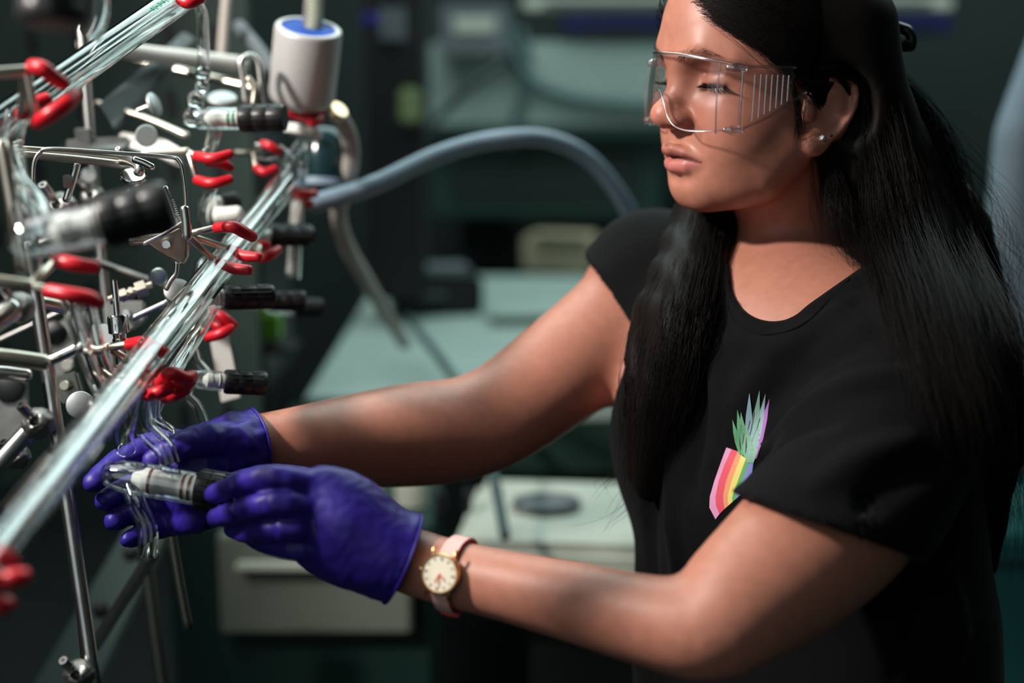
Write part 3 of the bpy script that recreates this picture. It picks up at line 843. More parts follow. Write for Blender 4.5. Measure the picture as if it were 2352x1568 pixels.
rod('lower_upright', 'dark upright continuing below the manifold', [(128, 1000, 1.18), (172, 1290, 1.18), (208, 1620, 1.18)], .0040, darkrod)
boss('ball_boss', 'aluminium ball joint on the near upright beside the red prongs', (44, 706, 1.05), .0118, None)
boss('ball_boss', 'aluminium ball joint halfway down the near upright', (88, 972, 1.11), .0128, None)
boss('ball_boss', 'dark clamp boss at the bottom of the near upright', (182, 1548, 1.11), .0120, None)
boss('ball_boss', 'dark clamp boss at the lower left behind the aluminium tube', (40, 1048, 1.20), .0110, None)

# --- plates, fittings ------------------------------------------------
def plate(name, label, pix, thick, m, cat, holes=()):
    """flat plate with outline in pixels+depth, real thickness along the view axis"""
    o = empty(name, P(*pix[0])); tag(o, label, cat)
    bm = bmesh.new(); vs = [bm.verts.new(P(*q)) for q in pix]; f = bm.faces.new(vs)
    r = bmesh.ops.extrude_face_region(bm, geom=[f]); bmesh.ops.translate(bm, vec=Vector(FWD * thick), verts=[v for v in r['geom'] if isinstance(v, bmesh.types.BMVert)])
    bmesh.ops.recalc_face_normals(bm, faces=bm.faces[:])
    bmesh.ops.bevel(bm, geom=bm.edges[:], offset=thick * .2, segments=2, affect='EDGES', clamp_overlap=True)
    me = bpy.data.meshes.new('plate'); bm.to_mesh(me); bm.free()
    link('plate', me, m, o, smooth=False)
    for h in holes:
        c = P(*h[:3]); pl, L = axis_place(c + FWD * .0005, c - FWD * .004)
        lathe(h[4], [(.0003, 0), (h[3], 0), (h[3] * 1.02, L * .5), (h[3] * .8, L), (.0003, L)], 20, pl, h[5], o)
    return o
plate('triangular_clamp', 'triangular steel clamp body with a round screw head', [(336, 556, 1.195), (414, 518, 1.195), (432, 556, 1.20), (428, 594, 1.205), (414, 608, 1.205), (385, 590, 1.20)], .010, warm_steel, 'clamp', [(384, 562, 1.195, .0042, 'screw_head', chrome)])
rod('edge_bar', 'bright bar along the top edge of the triangular clamp body', [(330, 560, 1.185), (372, 540, 1.185), (418, 512, 1.185)], .0018, chrome, 'bar')
bolt = empty('threaded_bolt', P(410, 515, 1.19)); tag(bolt, 'threaded steel bolt standing up from the triangular clamp body', 'bolt')
rodw('shank', PP([(408, 512, 1.19), (392, 465, 1.19), (378, 432, 1.19)]), .0032, chrome, bolt)
for k in range(9):
    t = .12 + k * .06; c0 = lerpP((408, 512, 1.19), (378, 432, 1.19), t); c1 = lerpP((408, 512, 1.19), (378, 432, 1.19), t + .03)
    pl, L = axis_place(c0, c1); lathe('thread', [(.0034, 0), (.0044, L * .5), (.0034, L)], 14, pl, chrome, bolt)
pl, L = axis_place(P(412, 522, 1.19), P(405, 502, 1.19)); lathe('nut', [(.001, 0), (.0062, 0), (.0062, L), (.001, L)], 6, pl, chrome, bolt)
plate('flat_bar_clamp', 'flat grey aluminium bar under the square block', [(130, 330, 1.40), (150, 320, 1.42), (290, 312, 1.44), (298, 330, 1.44), (280, 345, 1.43), (140, 342, 1.41)], .010, castm, 'clamp')
blk = empty('square_block', P(193, 318, 1.42)); tag(blk, 'small square metal block on the bright upright rod', 'clamp boss')
box('block', P(193, 320, 1.43), (.016, .016, .022), castm, blk, .2, .0015); box('cap_plate', P(193, 298, 1.43), (.018, .018, .003), steel, blk, .2, .001)
plate('slotted_strut', 'grey slotted metal strut slanting behind the upright rod', [(222, 240, 1.462), (420, 70, 1.60), (452, 90, 1.60), (262, 300, 1.462)], .012, mat('dull_strut', srgb(74, 82, 82), .6, noise=.2, nscale=40), 'strut', [(300, 222, 1.51, .0070, 'slot', darkm), (360, 165, 1.55, .0070, 'slot', darkm), (405, 108, 1.585, .0050, 'bolt_head', steel)])
strut2 = plate('slotted_strut', 'dark green strut slanting up from the bottom left corner', [(60, 1600, 1.75), (215, 1600, 1.75), (420, 1150, 1.80), (330, 1140, 1.80)], .02, mat('strut_grey_green', srgb(58, 78, 74), .6), 'strut', [(230, 1400, 1.77, .010, 'slot', darkm), (300, 1270, 1.785, .010, 'slot', darkm)])
perf = empty('perforated_panel', P(150, 300, 1.95)); tag(perf, 'dark green perforated metal panel behind the whole glass line', 'panel')
pc = P(180, 400, 1.95)
box('sheet', pc + np.array([-.02, .02, -.02]), (.52, .008, .86), mat('panel_green', srgb(44, 64, 58), .6, noise=.2, nscale=14), perf)
slot_me = None
for i_ in range(8):
    for j_ in range(9):
        cx, cz = pc[0] - .245 + i_ * .062, pc[2] + .36 - j_ * .088
        if slot_me is None:
            pl, L = axis_place((0, .0155, 0), (0, .0125, 0))
            so_ = lathe('slot', [(.0003, 0), (.010, 0), (.010, L), (.0003, L)], 18, lambda V, pl=pl: pl(V) * np.array([.7, 1, 2.0]), darkm, perf); slot_me = so_.data
        else:
            so_ = bpy.data.objects.new('slot', slot_me); COL.objects.link(so_); so_.parent = perf
        so_.matrix_parent_inverse = perf.matrix_basis.inverted(); so_.location = (cx, pc[1], cz)
plate('grey_bracket', 'grey bracket plate with an oval hole behind the near upright', [(86, 770, 1.42), (175, 715, 1.42), (185, 790, 1.42), (150, 860, 1.42), (100, 880, 1.42)], .006, castm, 'bracket', [(124, 765, 1.418, .0120, 'oval_hole', darkm), (155, 838, 1.418, .0070, 'bolt_head', warm_steel)])
plate('grey_bracket', 'broad grey plate with a black slot at the far left', [(-20, 850, 1.40), (60, 858, 1.40), (66, 1010, 1.40), (-20, 1020, 1.40)], .006, castm, 'bracket', [(20, 890, 1.398, .0150, 'black_slot', darkm)])
fit = empty('steel_plug', P(278, 830, 1.17)); tag(fit, 'polished steel plug with a thin pin standing behind the manifold', 'fitting')
a_, b_ = P(281, 835, 1.17), P(262, 642, 1.165)
pl, L = axis_place(a_, b_)
lathe('body', [(.001, 0), (.0052, 0), (.0052, .22 * L), (.0060, .235 * L), (.0060, .30 * L), (.0052, .31 * L), (.0056, .35 * L), (.0085, .37 * L), (.0085, .555 * L), (.0078, .575 * L), (.0040, .58 * L), (.0035, .56 * L), (.0005, .56 * L)], 32, pl, chrome, fit)
lathe('pin', [(.0005, .55 * L), (.0028, .56 * L), (.0026, .97 * L), (.0018, 1.0 * L), (.0004, 1.0 * L)], 18, pl, chrome, fit)
tf = empty('tube_fitting', P(270, 668, 1.30)); tag(tf, 'nickel tube fitting with hexagonal nuts behind the steel plug', 'fitting')
a_, b_ = P(250, 690, 1.30), P(350, 655, 1.31); pl, L = axis_place(a_, b_)
lathe('tube', [(.0005, 0), (.0042, 0), (.0042, L), (.0005, L)], 20, pl, warm_steel, tf)
for t0, t1, r_ in ((.25, .42, .0068), (.47, .56, .0060), (.62, .86, .0085)):
    lathe('hex_nut', [(r_ * .8, t0 * L), (r_, (t0 + .01) * L), (r_, (t1 - .01) * L), (r_ * .8, t1 * L)], 6, pl, warm_steel, tf)
def disc_screw(label, c, n, r, m=castm):
    c = P(*c); n = np.array(n, float); n /= np.linalg.norm(n)
    o = empty('thumb_screw', c); tag(o, label, 'thumb screw')
    pl, L = axis_place(c, c + n * .004)
    lathe('disc', [(.0005, 0), (r * .92, 0), (r, .001), (r, .003), (r * .92, .004), (.0005, .004)], 28, pl, m, o)
    lathe('stem', [(.0005, -.016), (r * .25, -.016), (r * .25, .0), (.0005, .0)], 14, pl, steel, o)
silver = mat('frosted_aluminium', (.42, .45, .45, 1), .5, metal=.8)
disc_screw('flat round thumb screw facing the camera above the cross rods', (336, 312, 1.36), (.35, -1, .1), .0105, silver)
disc_screw('thumb screw edge-on above the round one', (350, 242, 1.38), (1, -.2, .35), .0120, silver)
disc_screw('oval-looking thumb screw beside the vertical glass tube', (510, 230, 1.45), (.1, -.45, 1), .0150, silver)
disc_screw('small ridged thumb screw behind the steel plug', (362, 636, 1.32), (.5, -1, .1), .0085, chrome)
disc_screw('ridged thumb screw half hidden left of the steel plug', (238, 772, 1.30), (.1, -1, .3), .0110, silver)
disc_screw('flat thumb screw lying under the clamp lever', (305, 410, 1.24), (.2, -.5, 1), .0110, chrome)
disc_screw('small round screw below the block', (205, 402, 1.44), (.1, -1, .0), .0075, silver)
disc_screw('grey wing screw low beside the lower manifold', (184, 930, 1.22), (.4, -1, .25), .0120, silver)
lv = empty('clamp_lever', P(330, 375, 1.20)); tag(lv, 'polished clamp lever at the end of the cross rods', 'clamp')
rodw('lever', PP([(308, 366, 1.20), (330, 374, 1.20), (350, 384, 1.20)]), .0030, chrome, lv); rodw('jaw', PP([(282, 368, 1.24), (300, 372, 1.23), (320, 384, 1.22), (318, 398, 1.22)]), .0046, steel, lv)
hs = empty('hinged_strap', P(180, 420, 1.25)); tag(hs, 'bright steel strap bolt below the cross rods', 'fitting')
rodw('strap_rod', PP([(178, 372, 1.25), (166, 415, 1.25), (152, 460, 1.25)]), .0034, chrome, hs); box('strap_block', P(154, 416, 1.245), (.007, .007, .0115), chrome, hs, .3, .001)
rod('wing_nut', 'small glass-clear wing nut at the left below the bent tube', [(62, 478, 1.15), (80, 486, 1.15), (96, 492, 1.15)], .0030, steel, 'fitting')
plate('paper_tag', 'white paper tag hanging under the bunched red prongs', [(482, 780, 1.42), (524, 768, 1.42), (552, 912, 1.42), (508, 924, 1.42)], .0015, mat('white_paper', srgb(178, 176, 172), .8), 'tag')
rod('needle_fitting', 'slim steel fitting at the lower end of the bent tube', [(424, 478, 1.18), (428, 510, 1.18), (430, 545, 1.18)], .0040, steel, 'fitting')
for lab, pts, r_ in (('wavy glass hose barb above the far glove', [(392, 868, 1.20), (360, 935, 1.20), (352, 965, 1.20), (385, 985, 1.19), (398, 1008, 1.19)], .0052), ('wavy glass hose barb behind the white paper tag', [(405, 850, 1.30), (440, 795, 1.30), (455, 830, 1.30), (478, 858, 1.30), (486, 880, 1.30)], .0046),
                     ('left of two cloudy glass arms below the blurred red prongs', [(158, 690, 1.02), (176, 760, 1.04), (205, 840, 1.06), (232, 900, 1.07)], .0058), ('right of two cloudy glass arms below the blurred red prongs', [(200, 692, 1.03), (214, 760, 1.05), (232, 830, 1.08), (262, 880, 1.10)], .0062)):
    o = glass_tube('glass_bend_tube', PP(pts), r_, glass_m, None, .0012, 16); tag(o, lab, 'glassware')

# --- blue-topped canister and what hangs below ----------------------
can = empty('canister', P(690, 235, 1.50)); tag(can, 'silver cylindrical canister with a blue top at the far end', 'canister')
a_, b_ = P(692, 236, 1.52), P(709, 62, 1.48); pl, L = axis_place(a_, b_)
R_ = .0352
lathe('shell', [(R_ * .35, 0), (R_ * .80, 0), (R_ * .95, .05 * L), (R_, .12 * L), (R_, .95 * L), (R_ * .98, .985 * L), (R_ * .94, L), (R_ * .82, L), (R_ * .80, .97 * L), (R_ * .3, .965 * L)], 48, pl, mat('satin_aluminium', (.52, .51, .50, 1), .45, metal=.35), can)
lathe('blue_disc', [(.0005, .966 * L), (R_ * .80, .966 * L), (R_ * .80, .985 * L), (.0005, .99 * L)], 48, pl, mat('blue_disc', srgb(14, 70, 160), .6, spec=.2), can)
hb = rodw('ribbed_hose', PP([(716, 82, 1.485), (722, 40, 1.49), (724, -40, 1.50)]), .0092, mat('braided_hose', srgb(140, 150, 130), .45), can)
for k in range(12):
    c0 = lerpP((716, 82, 1.485), (724, -40, 1.50), .06 + k * .075); c1 = lerpP((716, 82, 1.485), (724, -40, 1.50), .095 + k * .075)
    pl2, L2 = axis_place(c0, c1); lathe('hose_rib', [(.0092, 0), (.0108, L2 * .5), (.0092, L2)], 20, pl2, greyh, hb, cap=False)
cl_ = empty('glass_column', P(690, 300, 1.52)); tag(cl_, 'glass column with white collar below the canister', 'glassware')
pl, L = axis_place(P(698, 292, 1.525), P(694, 312, 1.525)); lathe('collar', [(.010, 0), (.020, 0), (.021, L * .5), (.019, L), (.010, L)], 28, pl, ptfe, cl_)
glass_tube('column', PP([(694, 300, 1.525), (688, 380, 1.525), (682, 440, 1.525), (672, 640, 1.53)]), .0085, glass_m, cl_, .0014)
rodw('white_stem', PP([(684, 468, 1.525), (680, 515, 1.525)]), .0072, ptfe, cl_); rodw('lower_stem', PP([(675, 560, 1.528), (670, 625, 1.53)]), .0060, ptfe, cl_)
dv = empty('dark_vessel', P(745, 425, 1.62)); tag(dv, 'dark teal vessel standing behind the glass column', 'vessel')
pl, L = axis_place(P(742, 432, 1.64), P(748, 292, 1.64)); lathe('vessel_body', [(.001, 0), (.024, 0), (.028, .08 * L), (.028, .78 * L), (.022, .92 * L), (.012, L), (.001, L)], 28, pl, mat('dark_teal_glass', srgb(22, 46, 50), .15), dv)
lathe('vessel_band', [(.0285, .02 * L), (.0292, .06 * L), (.0285, .14 * L)], 28, pl, blueh, dv, cap=False)
pl, L = axis_place(P(770, 262, 1.57), P(780, 250, 1.565)); brass = lathe('hose_clip', [(.006, 0), (.010, 0), (.0105, L * .5), (.010, L), (.006, L)], 20, pl, mat('brass', (.75, .55, .35, 1), .3, metal=1), None); tag(brass, 'small brass clip at the top of the pale grey hose', 'clip')

# --- more fittings crowding the frame -------------------------------
boss('ball_boss', 'grey cast boss behind the big blurred valve', (140, 480, 1.36), .0165, None)
boss('ball_boss', 'small cast boss where the cross rods meet the clamp lever', (292, 372, 1.27), .0085, None)
boss('ball_boss', 'cast boss on the bright upright beside the strap bolt', (214, 455, 1.45), .0130, None)
plate('grey_bracket', 'grey cast jaw plate behind the round thumb screw', [(270, 300, 1.47), (380, 318, 1.47), (430, 350, 1.46), (420, 385, 1.46), (330, 350, 1.46), (275, 335, 1.47)], .012, castm, 'bracket', [(395, 350, 1.455, .0055, 'screw_head', chrome)])
plate('grey_bracket', 'grey jaw plate behind the steel plug', [(240, 690, 1.36), (330, 690, 1.36), (335, 735, 1.36), (300, 760, 1.36), (245, 740, 1.36)], .010, castm, 'bracket', [(292, 722, 1.355, .0045, 'screw_head', chrome)])
plate('dark_clamp_jaw', 'dark cast clamp jaw low beside the near upright', [(118, 868, 1.30), (175, 850, 1.30), (190, 905, 1.30), (150, 930, 1.30), (125, 915, 1.30)], .012, darkrod, 'clamp', [(150, 885, 1.295, .0050, 'screw_head', warm_steel)])
rod('white_spacer', 'short white plastic spacer behind the manifold top', [(500, 494, 1.42), (522, 494, 1.42), (548, 492, 1.42)], .0085, ptfe, 'fitting')
rod('cross_rod', 'grey rod lying behind the big blurred valve knob', [(90, 560, 1.40), (240, 500, 1.42), (330, 420, 1.44)], .0050, castm)
rod('cross_rod', 'steel rod under the triangular clamp sloping to the manifold', [(215, 600, 1.42), (330, 640, 1.38), (420, 668, 1.34)], .0045, steel)
rod('clamp_spindle', 'bent spindle hanging from the triangular clamp', [(406, 604, 1.22), (404, 628, 1.22), (392, 645, 1.22), (382, 664, 1.22)], .0022, steel, 'fitting')
disc_screw('brown-grey thumb screw under the bent spindle', (408, 672, 1.25), (.3, -.8, .6), .0125, castm)
for lab, pts, r_ in (('clear glass joint left of the far manifold end', [(585, 345, 1.47), (612, 352, 1.47), (640, 350, 1.475), (662, 372, 1.48)], .0085), ('slim glass arm hanging below the two-tip red clamp', [(490, 425, 1.36), (478, 452, 1.37), (468, 490, 1.38), (470, 525, 1.38)], .0055),
                     ('glass arm behind the green-ringed valve', [(498, 300, 1.37), (492, 325, 1.37), (478, 345, 1.37), (470, 356, 1.37)], .0050), ('upright glass tube left of the big blurred valve', [(30, 340, 1.02), (40, 440, 1.01), (58, 540, .99), (75, 640, .98)], .0080)):
    o = glass_tube('glass_bend_tube', PP(pts), r_, glass_m, None, .0012, 16); tag(o, lab, 'glassware')

# ================================================================== person
CAMM = np.stack([RIGHT, UP, FWD], 1)
def head_rot(y, p, r):
    cy, sy, cp, sp, cr, sr = math.cos(y), math.sin(y), math.cos(p), math.sin(p), math.cos(r), math.sin(r)
    Bm = np.array([[-1, 0, 0], [0, 0, 1], [0, -1, 0]], float)
    Ry = np.array([[cy, -sy, 0], [sy, cy, 0], [0, 0, 1]])
    Rp = np.array([[cp, 0, sp], [0, 1, 0], [-sp, 0, cp]])
    Rr = np.array([[1, 0, 0], [0, cr, -sr], [0, sr, cr]])
    return CAMM @ Bm @ Ry @ Rp @ Rr
HR = head_rot(math.radians(26), math.radians(3.6), math.radians(-11.5))
HT = CAM + CAMM @ np.array([0.2257, 0.2117, 1.282])
def hw(p):
    """head frame (forward, left, up) -> world"""
    return np.asarray(p, float) @ HR.T + HT
def rotm(ax, deg):
    return np.array(Matrix.Rotation(math.radians(deg), 3, ax))

EYE = np.array((.0675, .0315, .0225))
def eye_arc(el, r, a0=-70, a1=70, n=7, bow=0.0):
    out = []
    for i in range(n):
        u = i / (n - 1)
        a = math.radians(a0 + (a1 - a0) * u); e = math.radians(el + bow * (1 - (2 * u - 1) ** 2))
        out.append(EYE + r * np.array((math.cos(a) * math.cos(e), math.sin(a), math.sin(e))))
    return out

def F_ray(F, o, az, el):
    """head-frame surface point seen from o along azimuth/elevation"""
    az, el = math.radians(az), math.radians(el)
    d = np.array((math.cos(az) * math.cos(el), math.sin(az) * math.cos(el), math.sin(el)))
    t = np.linspace(.008, .034, 120)
    v = F.eval(hw(o + t[:, None] * d))
    i = np.argmax(v > 0)
    return o + d * t[i]
def surf_x(F, y, z, x0=.045, x1=.125):
    t = np.linspace(x1, x0, 160)
    v = F.eval(hw(np.stack([t, t * 0 + y, t * 0 + z], 1)), hw(((x0 + x1) / 2, y, z)), (x1 - x0) / 2)
    i = np.argmax(v < 0)
    return t[i] + (t[0] - t[1]) * (v[i] / (v[i] - v[i - 1] - 1e-12))
def trace(F, px, py, d0=.8, d1=1.8):
    """world point where the view ray through a pixel meets the field"""
    o = CAM; dr = P(px, py, 1.0) - CAM
    lo, hi, n = d0, d1, 130
    for _ in range(2):
        t = np.linspace(lo, hi, n); pts = o + t[:, None] * dr
        v = F.eval(pts, (pts[0] + pts[-1]) / 2, np.linalg.norm(pts[-1] - pts[0]) / 2 + .01)
        i = int(np.argmax(v < 0))
        if v[i] >= 0: return None
        if i == 0: return pts[0]
        lo, hi, n = t[i - 1], t[i], 6
    a, b = v[i - 1], v[i]
    return pts[i - 1] + (pts[i] - pts[i - 1]) * (a / (a - b + 1e-9))

def build_head(F):
    F.frame('h', HR, HT)
    # skull
    F.ell((.006, 0, .050), (.091, .073, .094), .02)
    F.ell((.048, 0, .067), (.0470, .053, .060), .02)
    # mid face, cheeks, muzzle
    F.ell((.036, 0, -.012), (.050, .058, .055), .02)
    F.ell((.016, .036, -.018), (.034, .029, .034), .02, mirror=True)
    F.ell((.036, .036, .040), (.030, .022, .030), .02, mirror=True)
    F.ell((.051, .034, -.012), (.027, .022, .026), .020, mirror=True)
    F.ell((.042, .030, -.040), (.034, .026, .030), .022, mirror=True)
    F.ell((.0615, 0, -.040), (.0255, .028, .022), .016)
    # jaw and chin
    F.chain([(.004, .050, -.036), (.026, .043, -.060), (.059, .014, -.073)], [.017, .018, .016], .022, mirror=True)
    F.ell((.0660, 0, -.0735), (.0155, .020, .0155), .014)
    F.ell((.034, 0, -.062), (.045, .042, .024), .022)
    # brow ridge
    F.chain([(.0850, .010, .040), (.0825, .028, .047), (.068, .045, .043)], [.009, .0085, .006], .018, mirror=True)
    # eye sockets
    F.ell((.0930, .0315, .0250), (.0160, .0170, .0120), .016, 's', mirror=True)
    # nose
    F.chain([(.0850, 0, .030), (.0920, 0, .012), (.1010, 0, -.005)], [.0074, .0082, .0104], .014)
    F.ell((.1030, 0, -.0085), (.0115, .0120, .0094), .010)
    F.ell((.0945, .0130, -.0115), (.0110, .0078, .0070), .007, mirror=True)
    F.chain([(.1015, 0, -.0145), (.097, 0, -.0185)], [.0052, .0042], .005)
    F.ell((.0990, .0078, -.0178), (.0062, .0036, .0038), .003, 's', mirror=True, rot=rotm('Z', -14))
    F.bump((.080, .0275, -.026), (.010, .0045, .012), -.0012, mirror=True)
    # eyelids
    F.ell(EYE, (.0142, .0155, .0130), .006, mirror=True)
    # lips
    F.chain([(.0955, 0, -.0385), (.0958, .0045, -.0372), (.0900, .0145, -.0400), (.0735, .0295, -.0465)], [.0054, .0052, .0044, .0016], .006, mirror=True)
    F.chain([(.0882, 0, -.0525), (.0852, .0125, -.0515), (.0720, .0290, -.0475)], [.0074, .0066, .0018], .006, mirror=True)
    F.chain([(.0985, 0, -.0235), (.0990, 0, -.0330)], [.0026, .0022], .006, 's')
    F.bump((.086, 0, -.0635), (.010, .018, .005), -.0028)
    F.bump((.072, .0310, -.0470), (.006, .004, .005), -.0012, mirror=True)
    # eyelid openings, lid creases and mouth line follow the surface
    eyes = lambda el, n, a0, a1, bow: [F_ray(F, EYE, a, el + bow * (1 - (2 * i / (n - 1) - 1) ** 2)) for i, a in enumerate(np.linspace(a0, a1, n))]
    F.slit = eyes(-13, 9, -62, 68, -9)
    crease = eyes(24, 7, -45, 60, 8)
    bag = eyes(-62, 7, -45, 50, 0)
    F.chain(F.slit, [.0009, .0018, .0025, .0028, .0029, .0027, .0024, .0018, .0009], .0012, 's', mirror=True)
    F.chain(crease, [.0004, .0008, .0010, .0010, .0010, .0008, .0004], .003, 's', mirror=True)
    F.chain(bag, [.0003, .0005, .0007, .0007, .0007, .0005, .0003], .005, 's', mirror=True)
    my = np.array([0, .005, .010, .015, .020, .0250, .0290]); mz = np.array([-.0452, -.0445, -.0450, -.0456, -.0460, -.0466, -.0476])
    F.mouth = [(surf_x(F, y, z) + .0004, y, z) for y, z in zip(my, mz)]
    F.chain(F.mouth, [.0014, .0014, .0014, .0014, .0013, .0011, .0006], .0024, 's', mirror=True)
    # ears
    er = rotm('Y', 16) @ rotm('Z', -24)
    F.ell((-.0150, .0720, .0010), (.0215, .0055, .0290), .006, mirror=True, rot=er)
    F.chain([(.004, .0700, .008), (-.006, .0755, .0250), (-.0200, .0810, .0305), (-.0325, .0840, .0230), (-.0350, .0835, .0060), (-.0265, .0790, -.0140), (-.0140, .0740, -.0270)],
            [.0030, .0034, .0034, .0034, .0034, .0032, .0030], .004, mirror=True, sub=2)
    F.ell((-.0065, .0725, -.0285), (.0100, .0048, .0100), .008, mirror=True)
    F.ell((-.0110, .0800, -.0010), (.0095, .0070, .0130), .006, 's', mirror=True, rot=er)
    F.chain([(-.0270, .0850, .0170), (-.0275, .0850, .0010), (-.0190, .0805, -.0150)], [.0016, .0020, .0014], .004, 's', mirror=True)
    F.ell((.0030, .0720, -.0020), (.0055, .0040, .0075), .005, mirror=True)

def build_trunk(F, grow=0.0):
    """neck, chest, arms in world space"""
    F.frame('w')
    g = grow
    # shoulders line, chest, belly, back
    nb = P(1872, 705, 1.365); ShN = P(2070, 880, 1.175); ShF = P(1500, 640, 1.465)
    if grow == 0:
        n0 = hw((-.022, 0, -.020))
        F.chain([n0, hw((-.028, -.004, -.075)), P(1872, 600, 1.365), nb], [.045, .0450, .049, .058], .03)
    F.ell(P(1800, 790, 1.31), np.array((.085, .065, .058)) + g, .05)
    F.chain([ShF, P(1690, 690, 1.42), nb, P(1965, 785, 1.27), ShN], np.array([.052, .054, .054, .056, .056]) + g, .05)
    ch = P(1790, 960, 1.315)
    ax = (ShN - ShF); ax = ax / np.linalg.norm(ax)
    upv = np.array([0, 0, 1.0]); fw = np.cross(ax, upv); fw /= np.linalg.norm(fw)
    upv = np.cross(fw, ax)
    if fw @ FWD > 0: fw = -fw
    M = np.stack([fw, ax, upv], 1)
    F.ell(ch, np.array([.112, .165, .148]) + g, .06, rot=M)
    F.ell(P(1840, 1290, 1.33), np.array([.128, .168, .24]) + g, .06, rot=M)
    F.ell(P(1860, 1700, 1.33), np.array([.138, .178, .26]) + g, .06, rot=M)
    # breasts
    for s in (.075, -.068):
        F.ell(ch + fw * (.075 if s > 0 else .048) + ax * s - upv * .035, np.array([.056, .066, .066]) + g, .05, rot=M)
    return ShN, ShF, fw, ax, upv

# arm centre lines in photograph pixels + depth, radius in metres
ARM_N = [((2080, 885, 1.175), .058), ((2015, 1045, 1.125), .0610), ((1932, 1175, 1.082), .0615), ((1832, 1275, 1.050), .0570), ((1710, 1375, 1.022), .0480), ((1625, 1440, 1.008), .0385),
         ((1500, 1427, 1.020), .0335), ((1330, 1385, 1.045), .0302), ((1150, 1342, 1.070), .0270), ((1020, 1312, 1.088), .0262), ((930, 1283, 1.095), .0265)]
ARM_F = [((1500, 640, 1.465), .062), ((1440, 730, 1.445), .060), ((1290, 850, 1.410), .0545), ((1160, 945, 1.385), .0505), ((1060, 985, 1.370), .0500),
         ((950, 998, 1.345), .0495), ((830, 1010, 1.310), .0440), ((710, 1017, 1.270), .0355), ((610, 1020, 1.245), .0285), ((540, 1030, 1.225), .0280)]
def arm_pts(A):
    return np.array([P(*a) for a, r in A]), np.array([r for a, r in A])

# ------------------------------------------------------------------ skin body: one continuous mesh
body = Field()
build_trunk(body)
for A in (ARM_N, ARM_F):
    p_, r_ = arm_pts(A)
    body.frame('w'); body.chain(p_, r_, .028, sub=3)
# elbow fold of the near arm
body.chain([P(1535, 1322, .985), P(1560, 1350, .975), P(1572, 1392, .972)], [.005, .006, .003], .014, 's')
body.chain([P(1082, 880, 1.325), P(1105, 915, 1.322)], [.002, .002], .014, 's')
build_head(body)
Vh, Qh = polygonise(body, (-.10, -.10, -.115), (.14, .10, .15), .0016, HR, HT)
Vb, Qb = polygonise(body, (-.60, .85, .78), (.62, 1.72, 1.56), .0040)
lb = (Vb - HT) @ HR
_w = np.clip((-.13 - lb[:, 2]) / .05, 0, 1)[:, None]
Vb = Vb * (1 - _w) + relax(Vb, Qb, 14, .6) * _w
inside = (lb[:, 2] > -.110) & (np.abs(lb[:, 1]) < .095) & (np.abs(lb[:, 0] - .02) < .115)
Qb = Qb[~inside[Qb].all(1)]
lh = (Vh - HT) @ HR

person = empty('person', (P(1850, 1500, 1.33)[0], P(1850, 1500, 1.33)[1], 0.0))
tag(person, 'woman in black t-shirt, safety glasses and purple gloves turning a glass valve', 'person')

def skin_cols(V, head):
    n = len(V)
    c = np.tile(np.array(srgb(180, 120, 100)[:3]), (n, 1))
    l = (V - HT) @ HR
    g = lambda ctr, s: np.exp(-(((l - np.array(ctr)) / np.array(s)) ** 2).sum(1))[:, None]
    if head:
        la = l.copy(); la[:, 1] = np.abs(la[:, 1])
        ga = lambda ctr, s: np.exp(-(((la - np.array(ctr)) / np.array(s)) ** 2).sum(1))[:, None]
        mixc = lambda c, col, w: c * (1 - w) + np.array(col[:3]) * w
        c = mixc(c, srgb(192, 124, 104), np.clip(ga((.075, .035, -.012), (.03, .02, .02)) * .7, 0, 1))
        c = mixc(c, srgb(194, 120, 102), g((.108, 0, -.010), (.014, .016, .012)) * .6)
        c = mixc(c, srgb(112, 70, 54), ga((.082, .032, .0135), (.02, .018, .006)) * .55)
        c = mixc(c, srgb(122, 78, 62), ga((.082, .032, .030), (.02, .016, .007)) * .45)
        # lips
        mx = np.interp(la[:, 1], [0, .005, .010, .015, .020, .0250, .0290], [-.0452, -.0445, -.0450, -.0456, -.0460, -.0466, -.0476])
        up = np.interp(la[:, 1], [0, .0045, .009, .016, .0235, .0280], [-.0350, -.0333, -.0348, -.0385, -.0435, -.0470])
        lo = np.interp(la[:, 1], [0, .008, .015, .022, .0285], [-.0590, -.0582, -.0560, -.0520, -.0475])
        z = l[:, 2]
        ok = (l[:, 0] > .06) & (la[:, 1] < .029)
        sm = lambda x: np.clip(x / .0012 + .5, 0, 1)
        wu = (sm(up - z) * sm(z - mx + .0004) * ok)[:, None]
        wl = (sm(mx - z) * sm(z - lo) * ok)[:, None]
        c = mixc(c, srgb(152, 86, 76), wu * .8)
        c = mixc(c, srgb(190, 110, 105), wl * .92)
        wm = (np.exp(-((z - mx) / .0011) ** 2) * ok)[:, None]
        c = mixc(c, srgb(70, 26, 24), wm * .8)
        # lid margins
        sl = np.array(body.slit)
        ms = np.full(n, 1.0)
        sel = (l[:, 0] > .05) & (np.abs(l[:, 2] - .02) < .03)
        q = la[sel]
        ms[sel] = np.sqrt(((q[:, None, :] - sl[None]) ** 2).sum(2)).min(1)
        c = mixc(c, srgb(36, 22, 20), np.exp(-(ms / .0030) ** 2)[:, None] * .95)
    return c

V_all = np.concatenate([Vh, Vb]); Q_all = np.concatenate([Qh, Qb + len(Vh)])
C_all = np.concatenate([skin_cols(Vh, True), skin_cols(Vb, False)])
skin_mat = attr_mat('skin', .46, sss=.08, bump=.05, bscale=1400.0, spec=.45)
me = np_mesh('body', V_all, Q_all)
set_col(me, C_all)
body_o = link('body', me, skin_mat, person)

